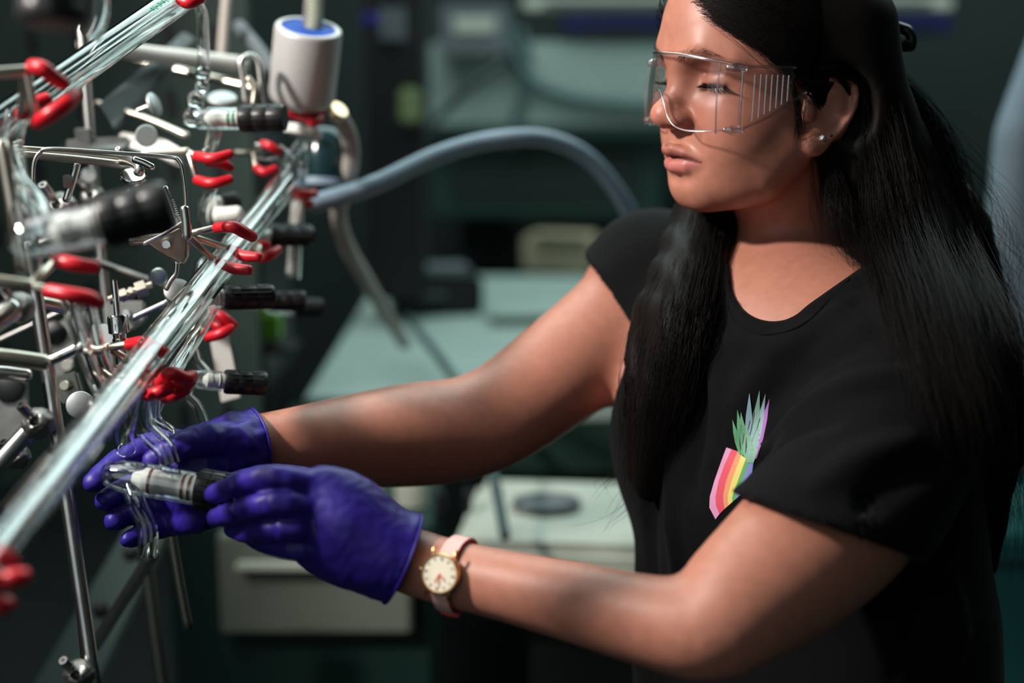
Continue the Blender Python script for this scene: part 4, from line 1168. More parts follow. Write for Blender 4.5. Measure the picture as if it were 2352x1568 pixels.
# eyes
white_eye = mat('eye_white', srgb(205, 195, 190), .15)
iris_mat = mat('eye_iris', srgb(28, 16, 12), .05)
for s in (1, -1):
    bm = bmesh.new()
    bmesh.ops.create_uvsphere(bm, u_segments=24, v_segments=16, radius=.0121)
    me = bpy.data.meshes.new('eyeball'); bm.to_mesh(me); bm.free()
    o = link('eyeball', me, white_eye, person)
    o.matrix_basis = Matrix.Translation(hw(EYE * np.array([1, s, 1])))
    gz = HR @ np.array([math.cos(math.radians(-24)), 0, math.sin(math.radians(-24))])
    bm = bmesh.new()
    bmesh.ops.create_uvsphere(bm, u_segments=20, v_segments=10, radius=.0068)
    for v in bm.verts: v.co.z *= .35
    me = bpy.data.meshes.new('iris'); bm.to_mesh(me); bm.free()
    i_ = link('iris', me, iris_mat, o)
    i_.matrix_parent_inverse = Matrix()
    i_.matrix_basis = Matrix.Translation(Vector(gz) * .0104) @ Vector(gz).to_track_quat('Z', 'Y').to_matrix().to_4x4()

def strands_mesh(name, curves, rads, sides=3):
    """list of (n,3) polylines, root radii -> one tube mesh, tapered"""
    Vs, Qs = [], []
    base = 0
    for c, r in zip(curves, rads):
        c = np.asarray(c, float); n = len(c)
        t = np.gradient(c, axis=0); t /= np.linalg.norm(t, axis=1)[:, None] + 1e-12
        ref = np.array([.3, .5, .8]) if abs(t[0] @ np.array([.3, .5, .8])) < .9 else np.array([1., 0, 0])
        u = np.cross(t, ref); u /= np.linalg.norm(u, axis=1)[:, None] + 1e-12
        w = np.cross(t, u)
        rr = (np.asarray(r) * np.ones(n)) if np.ndim(r) else r * np.clip(1.15 - np.linspace(0, 1, n) ** 3, .15, 1)
        a = np.arange(sides) * 2 * math.pi / sides
        ring = c[:, None] + rr[:, None, None] * (np.cos(a)[None, :, None] * u[:, None] + np.sin(a)[None, :, None] * w[:, None])
        Vs.append(ring.reshape(-1, 3))
        i = np.arange(n - 1)[:, None] * sides; j = np.arange(sides)[None]; k = (j + 1) % sides
        Qs.append(base + np.stack([i + j, i + k, i + sides + k, i + sides + j], -1).reshape(-1, 4))
        base += n * sides
    return np_mesh(name, np.concatenate(Vs), np.concatenate(Qs))

hair_mat, N_, L_, B_ = new_mat('black_hair')
B_.inputs['Base Color'].default_value = (.0065, .0048, .0041, 1)
B_.inputs['Roughness'].default_value = .55
B_.inputs['Specular IOR Level'].default_value = .12
# brows and lashes
for s in (1, -1):
    cs, rs = [], []
    for i in range(120):
        u = rng.random(); w = rng.normal() * (.0022 if u < .7 else .0014)
        y = .011 + .037 * u; z = .0385 + .0085 * math.sin(min(u * 1.25, 1) * 1.6) - .006 * max(0, u - .6) + w
        x = surf_x(body, y, z)
        a = math.radians(60 - 75 * u + rng.normal() * 8); ln = .005 + .003 * rng.random()
        d = np.array([-.05 - .35 * u, math.cos(a), math.sin(a)])
        pts = []
        for t in (0, .5, 1):
            yy = y + d[1] * ln * t; zz = z + d[2] * ln * t
            pts.append((x + .0003 + .0007 * t + d[0] * ln * t, yy * s, zz))
        cs.append(hw(np.array(pts))); rs.append(.00008)
    link('eyebrow', strands_mesh('eyebrow', cs, rs), hair_mat, person)
    cs, rs = [], []
    sl = catmull(np.array(body.slit), 8)
    for i in range(90):
        u = .05 + .93 * rng.random(); q = sl[int(u * (len(sl) - 1))].copy(); q[2] += .0012
        out = q - EYE; out /= np.linalg.norm(out)
        ln = (.005 + .004 * u) * (.8 + .4 * rng.random())
        pts = [q * np.array([1, s, 1])]
        for t in (.33, .66, 1):
            v = q + ln * t * (out * .85 + np.array([.15, (u - .4) * .55, -.42 + .55 * t]))
            pts.append(v * np.array([1, s, 1]))
        cs.append(hw(np.array(pts))); rs.append(.00030)
    link('eyelashes', strands_mesh('eyelashes', cs, rs), hair_mat, person)


# ------------------------------------------------------------------ t-shirt
shirt = Field()
ShN, ShF, CHF, CHA, CHU = build_trunk(shirt, .008)
slN = np.array([P(2080, 880, 1.165), P(2018, 1045, 1.122), P(1938, 1178, 1.082), P(1790, 1330, 1.035)])
slF = np.array([P(1500, 640, 1.465), P(1430, 720, 1.445), P(1330, 810, 1.42)])
shirt.chain(slN, [.072, .0715, .0705, .0700], .022, sub=2)
sleeve_prim = shirt.prims[-1]
shirt_solid0 = shirt.prims[:]
shirt.chain(slF, [.066, .0665, .066], .04, sub=2)
def fold(F, pix, rad, k=.012, op='u', lift=0.0):
    pts = [trace(F, *q) for q in pix]
    pts = [q - FWD * lift for q in pts if q is not None]
    F.chain(pts, rad, k, op, sub=2)
# creases running from the armpit and the sleeve seam
FOLDS = [([(1700, 1010), (1790, 900), (1900, 820), (2010, 770)], 's'), ([(1745, 1050), (1830, 960), (1950, 890), (2060, 860)], 'u'),
         ([(1720, 1090), (1800, 1010), (1900, 965)], 's'), ([(1690, 930), (1750, 850), (1850, 770)], 'u'), ([(1640, 760), (1650, 900), (1640, 1050)], 'u'),
         ([(1600, 800), (1605, 950), (1585, 1120)], 's'), ([(1550, 1050), (1545, 1200), (1560, 1320)], 'u'), ([(1500, 1100), (1490, 1220), (1500, 1320)], 's'),
         ([(1990, 1150), (2080, 1090), (2170, 1060)], 's'), ([(1880, 1120), (1980, 1050), (2090, 1010)], 'u'), ([(1690, 780), (1780, 800), (1880, 760), (1960, 690)], 'u'),
         ([(1960, 690), (2040, 760), (2110, 830)], 's'), ([(2180, 1330), (2200, 1450), (2170, 1560)], 'u'), ([(2100, 1360), (2110, 1470), (2060, 1560)], 's')]
_fp = []
for pix, op in FOLDS:
    pts = [trace(shirt, *q) for q in pix]
    pts = [q for q in pts if q is not None]
    if len(pts) > 1: _fp.append((pts, op))
for pts, op in _fp:
    n_ = len(pts)
    r_ = [.003] + [.0075 if op == 'u' else .0050] * (n_ - 2) + [.003]
    pts = [q + FWD * (.0030 if op == 'u' else -.0022) for q in pts]
    shirt.chain(pts, r_, .016, op, sub=2)
shirt.disp((.2, 1.25, 1.1), .8, lambda p: .0012 * np.sin(38 * p[:, 0] + 3 * np.sin(17 * p[:, 2] + 9 * p[:, 1])) * np.sin(21 * p[:, 2] + 2 * np.sin(23 * p[:, 1])))
# openings: neck, both sleeves
ncen = P(1848, 585, 1.30)
def neck_hole(p):
    q = p - CAM; d = q @ FWD; u = 1176 + (q @ RIGHT) / d * FPX; v = 784 - (q @ UP) / d * FPX
    A_, B2_ = np.array([1776., 641.]), np.array([1880., 515.]); ba = B2_ - A_
    t = np.clip(((u - A_[0]) * ba[0] + (v - A_[1]) * ba[1]) / (ba @ ba), 0, 1)
    dd = np.hypot(u - A_[0] - t * ba[0], v - A_[1] - t * ba[1]) - (97 + 45 * t)
    C_ = np.array([1738., 530.]); bc = C_ - A_
    t = np.clip(((u - A_[0]) * bc[0] + (v - A_[1]) * bc[1]) / (bc @ bc), 0, 1)
    dd = np.minimum(dd, np.hypot(u - A_[0] - t * bc[0], v - A_[1] - t * bc[1]) - (97 - 20 * t))
    return -np.maximum(dd * d / FPX, d - 1.52)
shirt.cut(ncen, .2, neck_hole, .003)
shirt.chain([P(1780, 420, 1.30), P(1850, 540, 1.31)], [.06, .056], .004, 's')
def plane_cut(F, a, b, ax, c, R):
    ab = (b - a) / np.linalg.norm(b - a)
    n = ax - ab * (ax @ ab); n /= np.linalg.norm(n)
    F.cut(c, R, lambda p: (p - a) @ n if False else np.where(np.linalg.norm(p - c, axis=1) < R, (p - a) @ n, -1.0), .003)
axN = slN[2] - slN[1]; axN /= np.linalg.norm(axN)
axF = slF[2] - slF[0]; axF /= np.linalg.norm(axF)
hN = (P(1690, 1135, 1.03), P(2085, 1282, 1.10)); hF = (P(1352, 605, 1.43), P(1452, 748, 1.41))
def hem_normal(h, ax):
    v = (h[0] + h[1]) / 2 - CAM
    n = np.cross(h[1] - h[0], v); n /= np.linalg.norm(n)
    return n if n @ ax > 0 else -n
nN = hem_normal(hN, axN); nF = hem_normal(hF, axF)
def cap_dist(p, a, b):
    ba = b - a; t = np.clip((p - a) @ ba / (ba @ ba), 0, 1)
    return np.linalg.norm(p - a - t[:, None] * ba, axis=1)
armN_, _ = arm_pts(ARM_N); armF_, _ = arm_pts(ARM_F)
# slice the sleeves off along their hems (only around the arms), then hollow them
shirt.cut(armN_[3], .16, lambda p: -np.maximum(-((p - hN[0]) @ nN), np.minimum(cap_dist(p, armN_[2], armN_[4]), cap_dist(p, armN_[4], armN_[5])) - .092), .002)
shirt.cut(armF_[2], .16, lambda p: -np.maximum(-((p - hF[0]) @ nF), cap_dist(p, armF_[1], armF_[3]) - .085), .002)
shirt.chain([slN[2] + axN * .045, slN[3] + axN * .03], [.0630, .0640], .003, 's')
shirt.chain([slF[1] + axF * .02, slF[2] + axF * .03], [.060, .0620], .003, 's')
Vs, Qs = polygonise(shirt, (.03, .92, .78), (.58, 1.66, 1.50), .0038)
cloth_mat, N_, L_, B_ = new_mat('black_jersey')
B_.inputs['Base Color'].default_value = (.0036, .0034, .0040, 1)
B_.inputs['Roughness'].default_value = .9
B_.inputs['Specular IOR Level'].default_value = .10
B_.inputs['Sheen Weight'].default_value = .03
B_.inputs['Sheen Roughness'].default_value = .4
_tc = N_.new('ShaderNodeTexCoord'); _n = N_.new('ShaderNodeTexNoise'); _n.inputs['Scale'].default_value = 1500
L_.new(_tc.outputs['Object'], _n.inputs['Vector'])
_b = N_.new('ShaderNodeBump'); _b.inputs['Strength'].default_value = .25; _b.inputs['Distance'].default_value = .0006
L_.new(_n.outputs[0], _b.inputs['Height']); L_.new(_b.outputs[0], B_.inputs['Normal'])
shirt_o = link('t_shirt', np_mesh('t_shirt', relax(Vs, Qs, 3, .5), Qs), cloth_mat, person)
shirt_o['label'] = 'plain black short-sleeved t-shirt'
# stitched neck band
def ring_on(F, cen, pts_px, r):
    pass
band = [trace(shirt, x, y) for x, y in [(1668, 700), (1690, 738), (1735, 764), (1790, 764), (1850, 740), (1900, 692), (1950, 640), (1990, 596)]]
band = [q for q in band if q is not None]
if len(band) > 3:
    c_ = catmull(np.array(band), 6)
    link('neck_seam', strands_mesh('neck_seam', [c_ - FWD * .0004], [np.full(len(c_), .0008)], 5), cloth_mat, shirt_o)

# printed motif: flat polygons laid on the jersey
def decal(name, pix, col, lift=.0007):
    """polygon in photo pixels -> subdivided patch resting on the shirt"""
    pix = np.array(pix, float)
    bm = bmesh.new()
    vs = [bm.verts.new((x, y, 0)) for x, y in pix]
    f = bm.faces.new(vs)
    bmesh.ops.triangulate(bm, faces=[f])
    for _ in range(2):
        bmesh.ops.subdivide_edges(bm, edges=[e for e in bm.edges if e.calc_length() > 9], cuts=1, use_grid_fill=False)
        bmesh.ops.triangulate(bm, faces=bm.faces[:])
    xs = np.array([v.co[:2] for v in bm.verts])
    ok = True
    for v in bm.verts:
        q = trace(shirt_solid, v.co.x, v.co.y, 1.0, 1.5); qt = trace(torso_f, v.co.x, v.co.y, 1.0, 1.5)
        if q is not None and qt is not None and (qt - q) @ FWD > .012: q = qt
        if q is None: ok = False; break
        q = q - FWD * lift
        v.co = q
    if not ok:
        bm.free(); return None
    me = bpy.data.meshes.new(name); bm.to_mesh(me); bm.free()
    m = mat(name + '_ink', col, .75)
    return link(name, me, m, shirt_o)
shirt_solid = shirt
torso_f = Field(); torso_f.frames = shirt.frames; torso_f.prims = [p_ for p_ in shirt.prims if p_ is not sleeve_prim]
def curve_band(e0, e1):
    return [tuple(p) for p in e0] + [tuple(p) for p in e1[::-1]]
# rainbow: nested curves from the upper left to the lower right
edges = [[(1668, 1027), (1655, 1062), (1640, 1105), (1630, 1140), (1629, 1165), (1643, 1192)],
         [(1680, 1031), (1664, 1066), (1650, 1105), (1643, 1140), (1644, 1160), (1652, 1180)],
         [(1694, 1036), (1680, 1070), (1667, 1105), (1661, 1135), (1661, 1152), (1664, 1168)],
         [(1702, 1045), (1691, 1075), (1679, 1108), (1672, 1135), (1671, 1148), (1673, 1160)],
         [(1713, 1052), (1703, 1080), (1692, 1110), (1683, 1135), (1681, 1145), (1682, 1152)],
         [(1722, 1057), (1713, 1082), (1703, 1108), (1694, 1130), (1690, 1140), (1689, 1146)],
         [(1730, 1062), (1727, 1085), (1720, 1105), (1712, 1120), (1705, 1130), (1698, 1138)]]
inks = [srgb(205, 140, 176), srgb(205, 74, 92), srgb(214, 140, 98), srgb(210, 196, 108), srgb(86, 150, 90), srgb(116, 126, 184)]
for k in range(6):
    o = decal('rainbow_stripe', curve_band(edges[k], edges[k + 1]), inks[k])
def blade(tip, base, w, col):
    t, b = np.array(tip, float), np.array(base, float); d_ = t - b; n_ = np.array([-d_[1], d_[0]]) / np.linalg.norm(d_)
    pts = [b - n_ * w * .5, b + d_ * .35 - n_ * w, b + d_ * .65 - n_ * w * .8, t, b + d_ * .65 + n_ * w * .8, b + d_ * .35 + n_ * w, b + n_ * w * .5]
    return decal('leaf_blade', pts, col, .0007 + .00006 * blade.k)
blade.k = 0
for tip, base, w_, col_ in (((1767, 915), (1733, 1052), 8, srgb(150, 96, 166)), ((1758, 903), (1730, 1050), 8, srgb(130, 160, 160)), ((1744, 895.5), (1726, 1052), 9, srgb(122, 160, 150)), ((1721, 901.5), (1718, 1050), 9, srgb(126, 158, 168)),
                            ((1701, 945), (1712, 1048), 8, srgb(96, 150, 116)), ((1693, 940), (1706, 1045), 7, srgb(84, 144, 104)), ((1681.6, 963), (1700, 1042), 6, srgb(76, 138, 92)), ((1738, 985), (1724, 1062), 11, srgb(128, 156, 150)), ((1716, 985), (1720, 1062), 12, srgb(108, 152, 126))):
    blade.k += 1
    blade(tip, base, w_, col_)
vein_mat = mat('print_line', srgb(95, 90, 100), .8)
for pl in [[(1700, 1035), (1698, 1005), (1702, 975)], [(1712, 1042), (1714, 1005), (1722, 965)], [(1725, 1045), (1727, 1015), (1738, 985), (1745, 960)], [(1705, 1020), (1708, 995)], [(1722, 1000), (1728, 970), (1732, 945)]]:
    pts = [trace(shirt, *q) for q in pl]
    if all(q is not None for q in pts):
        c_ = catmull(np.array(pts), 4) - FWD * .0008
        link('leaf_vein', strands_mesh('leaf_vein', [c_], [np.full(len(c_), .0005)], 4), vein_mat, shirt_o)

# ------------------------------------------------------------------ nitrile gloves
glove_mat = mat('purple_nitrile', srgb(41, 26, 128), .48, spec=.45, bump=.08, bscale=140, noise=.1, nscale=25)
def cuff_fold(F, c, ax, r0):
    pass
gl = Field()   # near (left) hand
W_ = lambda *a: P(*a)
gl.chain([W_(800, 1215, 1.085), W_(870, 1250, 1.088), W_(925, 1277, 1.093), W_(955, 1288, 1.095)], [.0290, .0285, .0310, .0360], .02, sub=2)
gl.chain([W_(735, 1125, 1.082), W_(800, 1190, 1.085), W_(880, 1262, 1.09)], [.0150, .0205, .026], .022)
gl.chain([W_(745, 1260, 1.090), W_(810, 1285, 1.09), W_(890, 1290, 1.094)], [.0150, .0190, .025], .022)
gl.ell(W_(770, 1200, 1.090), (.040, .0185, .040), .02)
fing = [([(745, 1125, 1.084), (660, 1100, 1.066), (600, 1098, 1.066), (538, 1117, 1.085), (490, 1135, 1.104)], [.0135, .0108, .0100, .0092, .0078]),
        ([(745, 1175, 1.083), (660, 1158, 1.060), (605, 1160, 1.062), (540, 1178, 1.085), (497, 1188, 1.105)], [.0135, .0112, .0104, .0094, .0080]),
        ([(750, 1220, 1.085), (680, 1212, 1.064), (625, 1215, 1.068), (570, 1222, 1.095), (535, 1215, 1.115)], [.0130, .0108, .0102, .0092, .0078]),
        ([(760, 1262, 1.090), (695, 1262, 1.072), (645, 1256, 1.080), (600, 1245, 1.103), (575, 1232, 1.118)], [.0115, .0094, .0088, .0080, .0070]),
        ([(830, 1175, 1.115), (740, 1120, 1.145), (640, 1095, 1.162), (560, 1105, 1.160), (505, 1118, 1.148)], [.0150, .0135, .0115, .0105, .0090])]
for pts, r in fing:
    gl.chain([W_(*q) for q in pts], [v * .96 for v in r], .0030, sub=2)
# knuckle creases and glove wrinkles
for x0, y0, x1, y1, d in [(585, 1078, 592, 1122, 1.055), (600, 1135, 606, 1182, 1.05), (535, 1100, 545, 1135, 1.075), (537, 1160, 547, 1200, 1.075), (620, 1195, 628, 1235, 1.056)]:
    gl.chain([W_(x0, y0, d), W_(x1, y1, d)], [.0010, .0010], .005, 's')
def vnoise(p, f, seed=0):
    q = p * f + seed
    return np.sin(q[:, 0] * 1.0 + 1.7 * np.sin(q[:, 1] * .9 + q[:, 2] * .4)) * np.sin(q[:, 2] * 1.1 + 1.9 * np.sin(q[:, 0] * .7 - q[:, 1] * .3) + seed)
def wr(p):
    u = (p - ca0) @ axg0
    return .0006 * vnoise(p, 120, 2) * np.clip((u + .03) * 40, .15, 1) + .0003 * vnoise(p, 320, 5) + .0008 * np.sin(u * 900 + 2.5 * np.sin(p[:, 2] * 90)) * np.clip(u * 50 + .9, 0, 1)
ca0 = P(945, 1284, 1.09); axg0 = P(990, 1300, 1.096) - P(800, 1215, 1.085); axg0 /= np.linalg.norm(axg0)
gl.disp(P(780, 1200, 1.09), .16, wr)
axg = P(990, 1300, 1.096) - P(800, 1215, 1.085); axg /= np.linalg.norm(axg)
# cuff opening: plane through the two ends of the cuff edge
ca, cb = P(978, 1186, 1.08), P(892, 1380, 1.08)
abg = (cb - ca) / np.linalg.norm(cb - ca); ng = axg - abg * (axg @ abg); ng /= np.linalg.norm(ng)
gl.cut(ca, .5, lambda p: (p - ca) @ ng, .003)
gl.chain([P(945, 1284, 1.0945), P(1005, 1310, 1.097)], [.0285, .0350], .002, 's')
Vg, Qg = polygonise(gl, (-.26, 1.0, 1.10), (-.04, 1.18, 1.24), .0018)
g1 = link('glove', np_mesh('glove', relax(Vg, Qg, 1, .5), Qg), glove_mat, person)
g1['label'] = 'purple nitrile glove on the nearer hand'
def cuff_bead(F, c, n, parent):
    a = np.cross(n, [0, 0, 1]); a /= np.linalg.norm(a); b = np.cross(n, a); ring = []
    for k in range(40):
        th = 2 * math.pi * k / 40; d_ = a * math.cos(th) + b * math.sin(th)
        t = np.linspace(.050, .018, 120); v = F.eval(c - n * .0022 + t[:, None] * d_)
        ring.append(c - n * .0010 + d_ * (t[np.argmax(v < 0)] + .0002))
    ring = np.array(ring); ring = (np.roll(ring, 1, 0) + ring * 2 + np.roll(ring, -1, 0)) / 4
    link('rolled_cuff', tube_mesh('rolled_cuff', np.vstack([ring, ring[:2]]), .0012, 8), glove_mat, parent)
tq = ((P(945, 1284, 1.0945) - ca) @ ng)
cuff_bead(gl, P(945, 1284, 1.0945) - ng * tq, ng, g1)
gr = Field()   # far (right) hand
gr.chain([W_(480, 1090, 1.215), W_(540, 1050, 1.225), W_(600, 1018, 1.240), W_(630, 1010, 1.245)], [.030, .0300, .0305, .0350], .02, sub=2)
gr.ell(W_(460, 1110, 1.222), (.034, .0175, .042), .02)
gr.chain([W_(540, 1010, 1.22), W_(470, 1045, 1.215), W_(430, 1060, 1.21)], [.0220, .0200, .016], .018)
fingr = [([(470, 1035, 1.215), (390, 1022, 1.225), (310, 1042, 1.215), (255, 1075, 1.195), (214, 1108, 1.178)], [.0165, .0150, .0125, .0112, .0088]),
         ([(440, 1100, 1.222), (360, 1100, 1.240), (300, 1118, 1.228), (262, 1138, 1.205), (240, 1150, 1.190)], [.0155, .0130, .0112, .0102, .0086]),
         ([(440, 1150, 1.222), (370, 1155, 1.238), (315, 1172, 1.226), (278, 1188, 1.205), (261, 1196, 1.192)], [.0150, .0125, .0110, .0100, .0084]),
         ([(450, 1190, 1.220), (390, 1202, 1.232), (345, 1218, 1.220), (312, 1232, 1.203), (294, 1238, 1.194)], [.0135, .0115, .0098, .0088, .0072]),
         ([(545, 1012, 1.205), (480, 1008, 1.190), (425, 1020, 1.178), (380, 1040, 1.172), (350, 1058, 1.170)], [.0170, .0150, .0125, .0108, .0088])]
for pts, r in fingr:
    gr.chain([W_(*q) for q in pts], [v * .97 for v in r], .0032, sub=2)
def wr2(p):
    u = (p - P(600, 1018, 1.24))[:, 0]
    return .0008 * vnoise(p * np.array([1.5, 1, .6]), 150, 3) * np.clip((u + .10) * 12, .2, 1) + .0005 * vnoise(p, 330, 5)
gr.disp(P(480, 1080, 1.21), .18, wr2)
ca, cb = P(598, 957, 1.22), P(622, 1080, 1.22)
axg = P(650, 1008, 1.25) - P(560, 1038, 1.23); axg /= np.linalg.norm(axg)
abg = (cb - ca) / np.linalg.norm(cb - ca); ng = axg - abg * (axg @ abg); ng /= np.linalg.norm(ng)
gr.cut(ca, .5, lambda p: (p - ca) @ ng, .003)
gr.chain([P(590, 1022, 1.238), P(650, 1008, 1.25)], [.0285, .034], .002, 's')
Vg, Qg = polygonise(gr, (-.42, 1.10, 1.06), (-.17, 1.30, 1.24), .0018)
g2 = link('glove', np_mesh('glove', relax(Vg, Qg, 1, .5), Qg), glove_mat, person)
g2['label'] = 'purple nitrile glove on the farther hand'
tq = ((P(600, 1018, 1.240) - ca) @ ng)
cuff_bead(gr, P(600, 1018, 1.240) - ng * tq, ng, g2)

# ------------------------------------------------------------------ trousers and shoes (below the frame)
tf_ = Field(); hipc = P(1860, 1700, 1.33); hx, hy = hipc[0], hipc[1]
sx, sy = CHA[0] * .085, CHA[1] * .085
tf_.ell((hx, hy, .86), (.150, .150, .12), 0)
for s_ in (1, -1):
    tf_.chain([(hx + s_ * sx, hy + s_ * sy, .80), (hx + s_ * sx * 1.1 + CHF[0] * .02, hy + s_ * sy * 1.1 + CHF[1] * .02, .46), (hx + s_ * sx * 1.15, hy + s_ * sy * 1.15, .09)], [.088, .060, .050], .05)
vt, qt_ = polygonise(tf_, (hx - .3, hy - .3, .03), (hx + .3, hy + .3, .97), .010)
tr_o = link('trousers', np_mesh('trousers', relax(vt, qt_, 2), qt_), mat('dark_denim', srgb(22, 24, 34), .85, noise=.2, nscale=80), person)
shoe_m = mat('black_shoe', srgb(16, 16, 18), .5)
for s_ in (1, -1):
    sf = Field(); a_ = np.array((hx + s_ * sx * 1.15, hy + s_ * sy * 1.15, .045)); f2 = np.array((CHF[0], CHF[1], 0)); f2 /= np.linalg.norm(f2)
    sf.chain([a_ - f2 * .05, a_ + f2 * .05 - np.array((0, 0, .006)), a_ + f2 * .15 - np.array((0, 0, .012))], [.042, .040, .033], .01)
    sf.cut(a_, .4, lambda p: .003 - p[:, 2], .002)
    vs_, qs_ = polygonise(sf, a_ - .25, a_ + .25, .007)
    link('shoe', np_mesh('shoe', vs_, qs_), shoe_m, person)

# ------------------------------------------------------------------ long black hair: mass + strands
hf = Field()
_sol = Field(); build_trunk(_sol, .010)
_sol.chain(slN, [.072, .0715, .0705, .0700], .022); _sol.chain(slF, [.066, .0665, .066], .04)
def S(px, py, off, d=1.3):
    """point lying off metres in front of the shirt at a pixel"""
    q = trace(_sol, px, py, .9, 1.7)
    return P(px, py, d) if q is None else q - FWD * off
def cap_prims(F):
    F.frame('h', HR, HT)
    F.ell((.004, 0, .050), (.098, .0815, .103), 0)
    F.ell((.048, 0, .067), (.0535, .0600, .067), .02)
    F.ell((.036, .036, .040), (.036, .0290, .036), .02, mirror=True)
capf = Field(); cap_prims(capf)
def hairline(p):
    x, y, z = p[:, 0], np.abs(p[:, 1]), p[:, 2]
    # frontier of the hair: forward on top, back at the temple, over the ear top, behind the ear below
    lim = np.interp(z, [-.03, -.005, .010, .021, .030, .039, .0527, .0594, .067, .075, .0887, .105, .14], [-.050, -.046, -.032, -.010, .022, .039, .058, .069, .080, .0865, .0905, .098, .11])
    lim = lim - .03 * np.clip(-p[:, 1] / .03, 0, 1)
    return (x - lim) * .75
cap_prims(hf)
hf.cut((0, 0, .05), .2, hairline, .010)
hf.frame('w')
hf.chain([hw((-.050, .045, .070)), hw((-.060, .052, .010)), P(2030, 420, 1.285), P(2095, 620, 1.27), P(2165, 850, 1.26), P(2225, 1080, 1.275), P(2265, 1300, 1.30)],
         [.046, .048, .052, .056, .058, .042, .010], .03, sub=2)
hf.chain([hw((-.075, -.01, .060)), hw((-.085, -.01, -.02)), P(2120, 560, 1.36), P(2190, 800, 1.36), P(2240, 1000, 1.36)], [.055, .060, .066, .060, .050], .03)
hf.frame('h'); hf.ell((-.014, .090, .002), (.035, .023, .040), .006, 's', rot=rotm('Y', 16)); hf.frame('w')
# lock over the far shoulder
LF = [hw((-.03, -.070, .01)), hw((-.005, -.072, -.075)), S(1605, 590, .012), S(1575, 730, .010), S(1540, 880, .010), S(1510, 1010, .008), S(1485, 1130, .006)]
LF2 = [P(1640, 470, 1.43), S(1560, 640, .012, 1.40), S(1500, 780, .012), S(1475, 930, .008), S(1462, 1080, .006)]
hf.chain(LF, [.030, .032, .030, .028, .026, .020, .010], .02, sub=2)
hf.chain(LF2, [.030, .028, .026, .020, .010], .02, sub=2)
hf.disp(P(2000, 700, 1.27), .9, lambda p: (.0016 * np.sin(190 * p[:, 0] + 60 * p[:, 1] + 3 * np.sin(24 * p[:, 2])) + .0010 * np.sin(390 * p[:, 0] - 90 * p[:, 1] + 4 * np.sin(31 * p[:, 2]))) * np.clip((1.47 - p[:, 2]) * 12, 0, 1))
# strands ------------------------------------------------------------
curves, rads = [], []
def lock(guide, n, spread0, spread1, wave=.004, rad=.00020, flare=1.0, freq=(1.0, 2.4)):
    """strands along a guide polyline; spread grows from spread0 to spread1 (x = across, y = depth)"""
    g = catmull(np.array(guide, float), 5)
    m = len(g); u = np.linspace(0, 1, m)
    for _ in range(n):
        a = rng.normal(size=3); a /= np.linalg.norm(a); a *= rng.random() ** .4
        s = (spread0 + (spread1 - spread0) * u)[:, None]
        ph = rng.random(3) * 6.28; fr = rng.uniform(*freq)
        wv = wave * (u[:, None] ** .8) * np.stack([np.sin(6.28 * fr * u + ph[k]) for k in range(3)], 1) * np.array([1, .7, .35])
        c = g + a * s + wv
        end = int(m * (1 - .25 * rng.random() ** 2))
        curves.append(c[:max(6, end)]); rads.append(rad * (.7 + .6 * rng.random()))
def scalp_sweep(n, side):
    """strands combed back from the hairline over the skull, lying on the hair cap"""
    C0 = np.array((.0, 0, .045)); z0 = rng.uniform(.024, .150, n)
    x0 = np.interp(z0, [.021, .030, .039, .0527, .0594, .067, .075, .0887, .105, .14, .15], [-.010, .022, .039, .058, .069, .080, .0865, .0905, .075, .02, -.01]) - rng.uniform(.001, .030, n)
    y0 = np.interp(z0, [.021, .030, .039, .0527, .0594, .067, .075, .0887, .105, .14, .15], [.0767, .0704, .0687, .0625, .0562, .0447, .0376, .027, .02, .02, .02]) + rng.uniform(-.012, .008, n)
    S0 = np.stack([x0, y0 * side, z0], 1) - C0
    E0 = np.stack([rng.uniform(-.085, -.045, n), rng.uniform(.040, .075, n) * side, rng.uniform(-.030, .040, n) + (z0 - .07) * .5], 1) - C0
    S0 /= np.linalg.norm(S0, axis=1)[:, None]; E0 /= np.linalg.norm(E0, axis=1)[:, None]
    m = 11; u = np.linspace(0, 1, m)[None, :, None]
    D = S0[:, None] * (1 - u) + E0[:, None] * u
    D[:, :, 2] += .10 * np.sin(math.pi * u[:, :, 0]) * rng.uniform(-.3, 1, n)[:, None]
    D[:, :, 1] += side * .12 * np.sin(math.pi * u[:, :, 0])
    D /= np.linalg.norm(D, axis=2)[..., None]
    d = D.reshape(-1, 3)
    tlo = np.full(len(d), .03); thi = np.full(len(d), .16)
    for _ in range(11):
        tm = (tlo + thi) / 2
        v = capf.eval(hw(C0 + d * tm[:, None])); inn = v < 0
        tlo = np.where(inn, tm, tlo); thi = np.where(inn, thi, tm)
    lift = np.repeat(rng.uniform(-.0004, .0016, n), m) * np.tile(np.clip(np.linspace(0, 4, m), 0.2, 1), n)
    pts = (C0 + d * (tlo + lift)[:, None]).reshape(n, m, 3)
    for k in range(n):
        curves.append(catmull(hw(pts[k]), 2)); rads.append(.00018)
scalp_sweep(3200, 1)
scalp_sweep(300, -1)
H_ = hw
lock([H_((.010, .078, .034)), H_((-.016, .082, .034)), H_((-.046, .080, .014)), P(1995, 400, 1.240), P(2015, 540, 1.225), S(2065, 700, .006), S(2115, 850, .004)], 420, .004, .024, .005)
lock([H_((-.01, .050, .070)), H_((-.060, .070, .030)), P(2050, 380, 1.240), P(2085, 560, 1.215), S(2140, 760, .006), S(2190, 960, .006), S(2230, 1130, .006)], 900, .016, .046, .008)
lock([H_((-.04, .030, .070)), H_((-.085, .046, .020)), P(2120, 400, 1.27), P(2180, 600, 1.25), S(2235, 800, .01, 1.23), S(2285, 1000, .01, 1.24), P(2320, 1250, 1.25)], 620, .020, .048, .011)
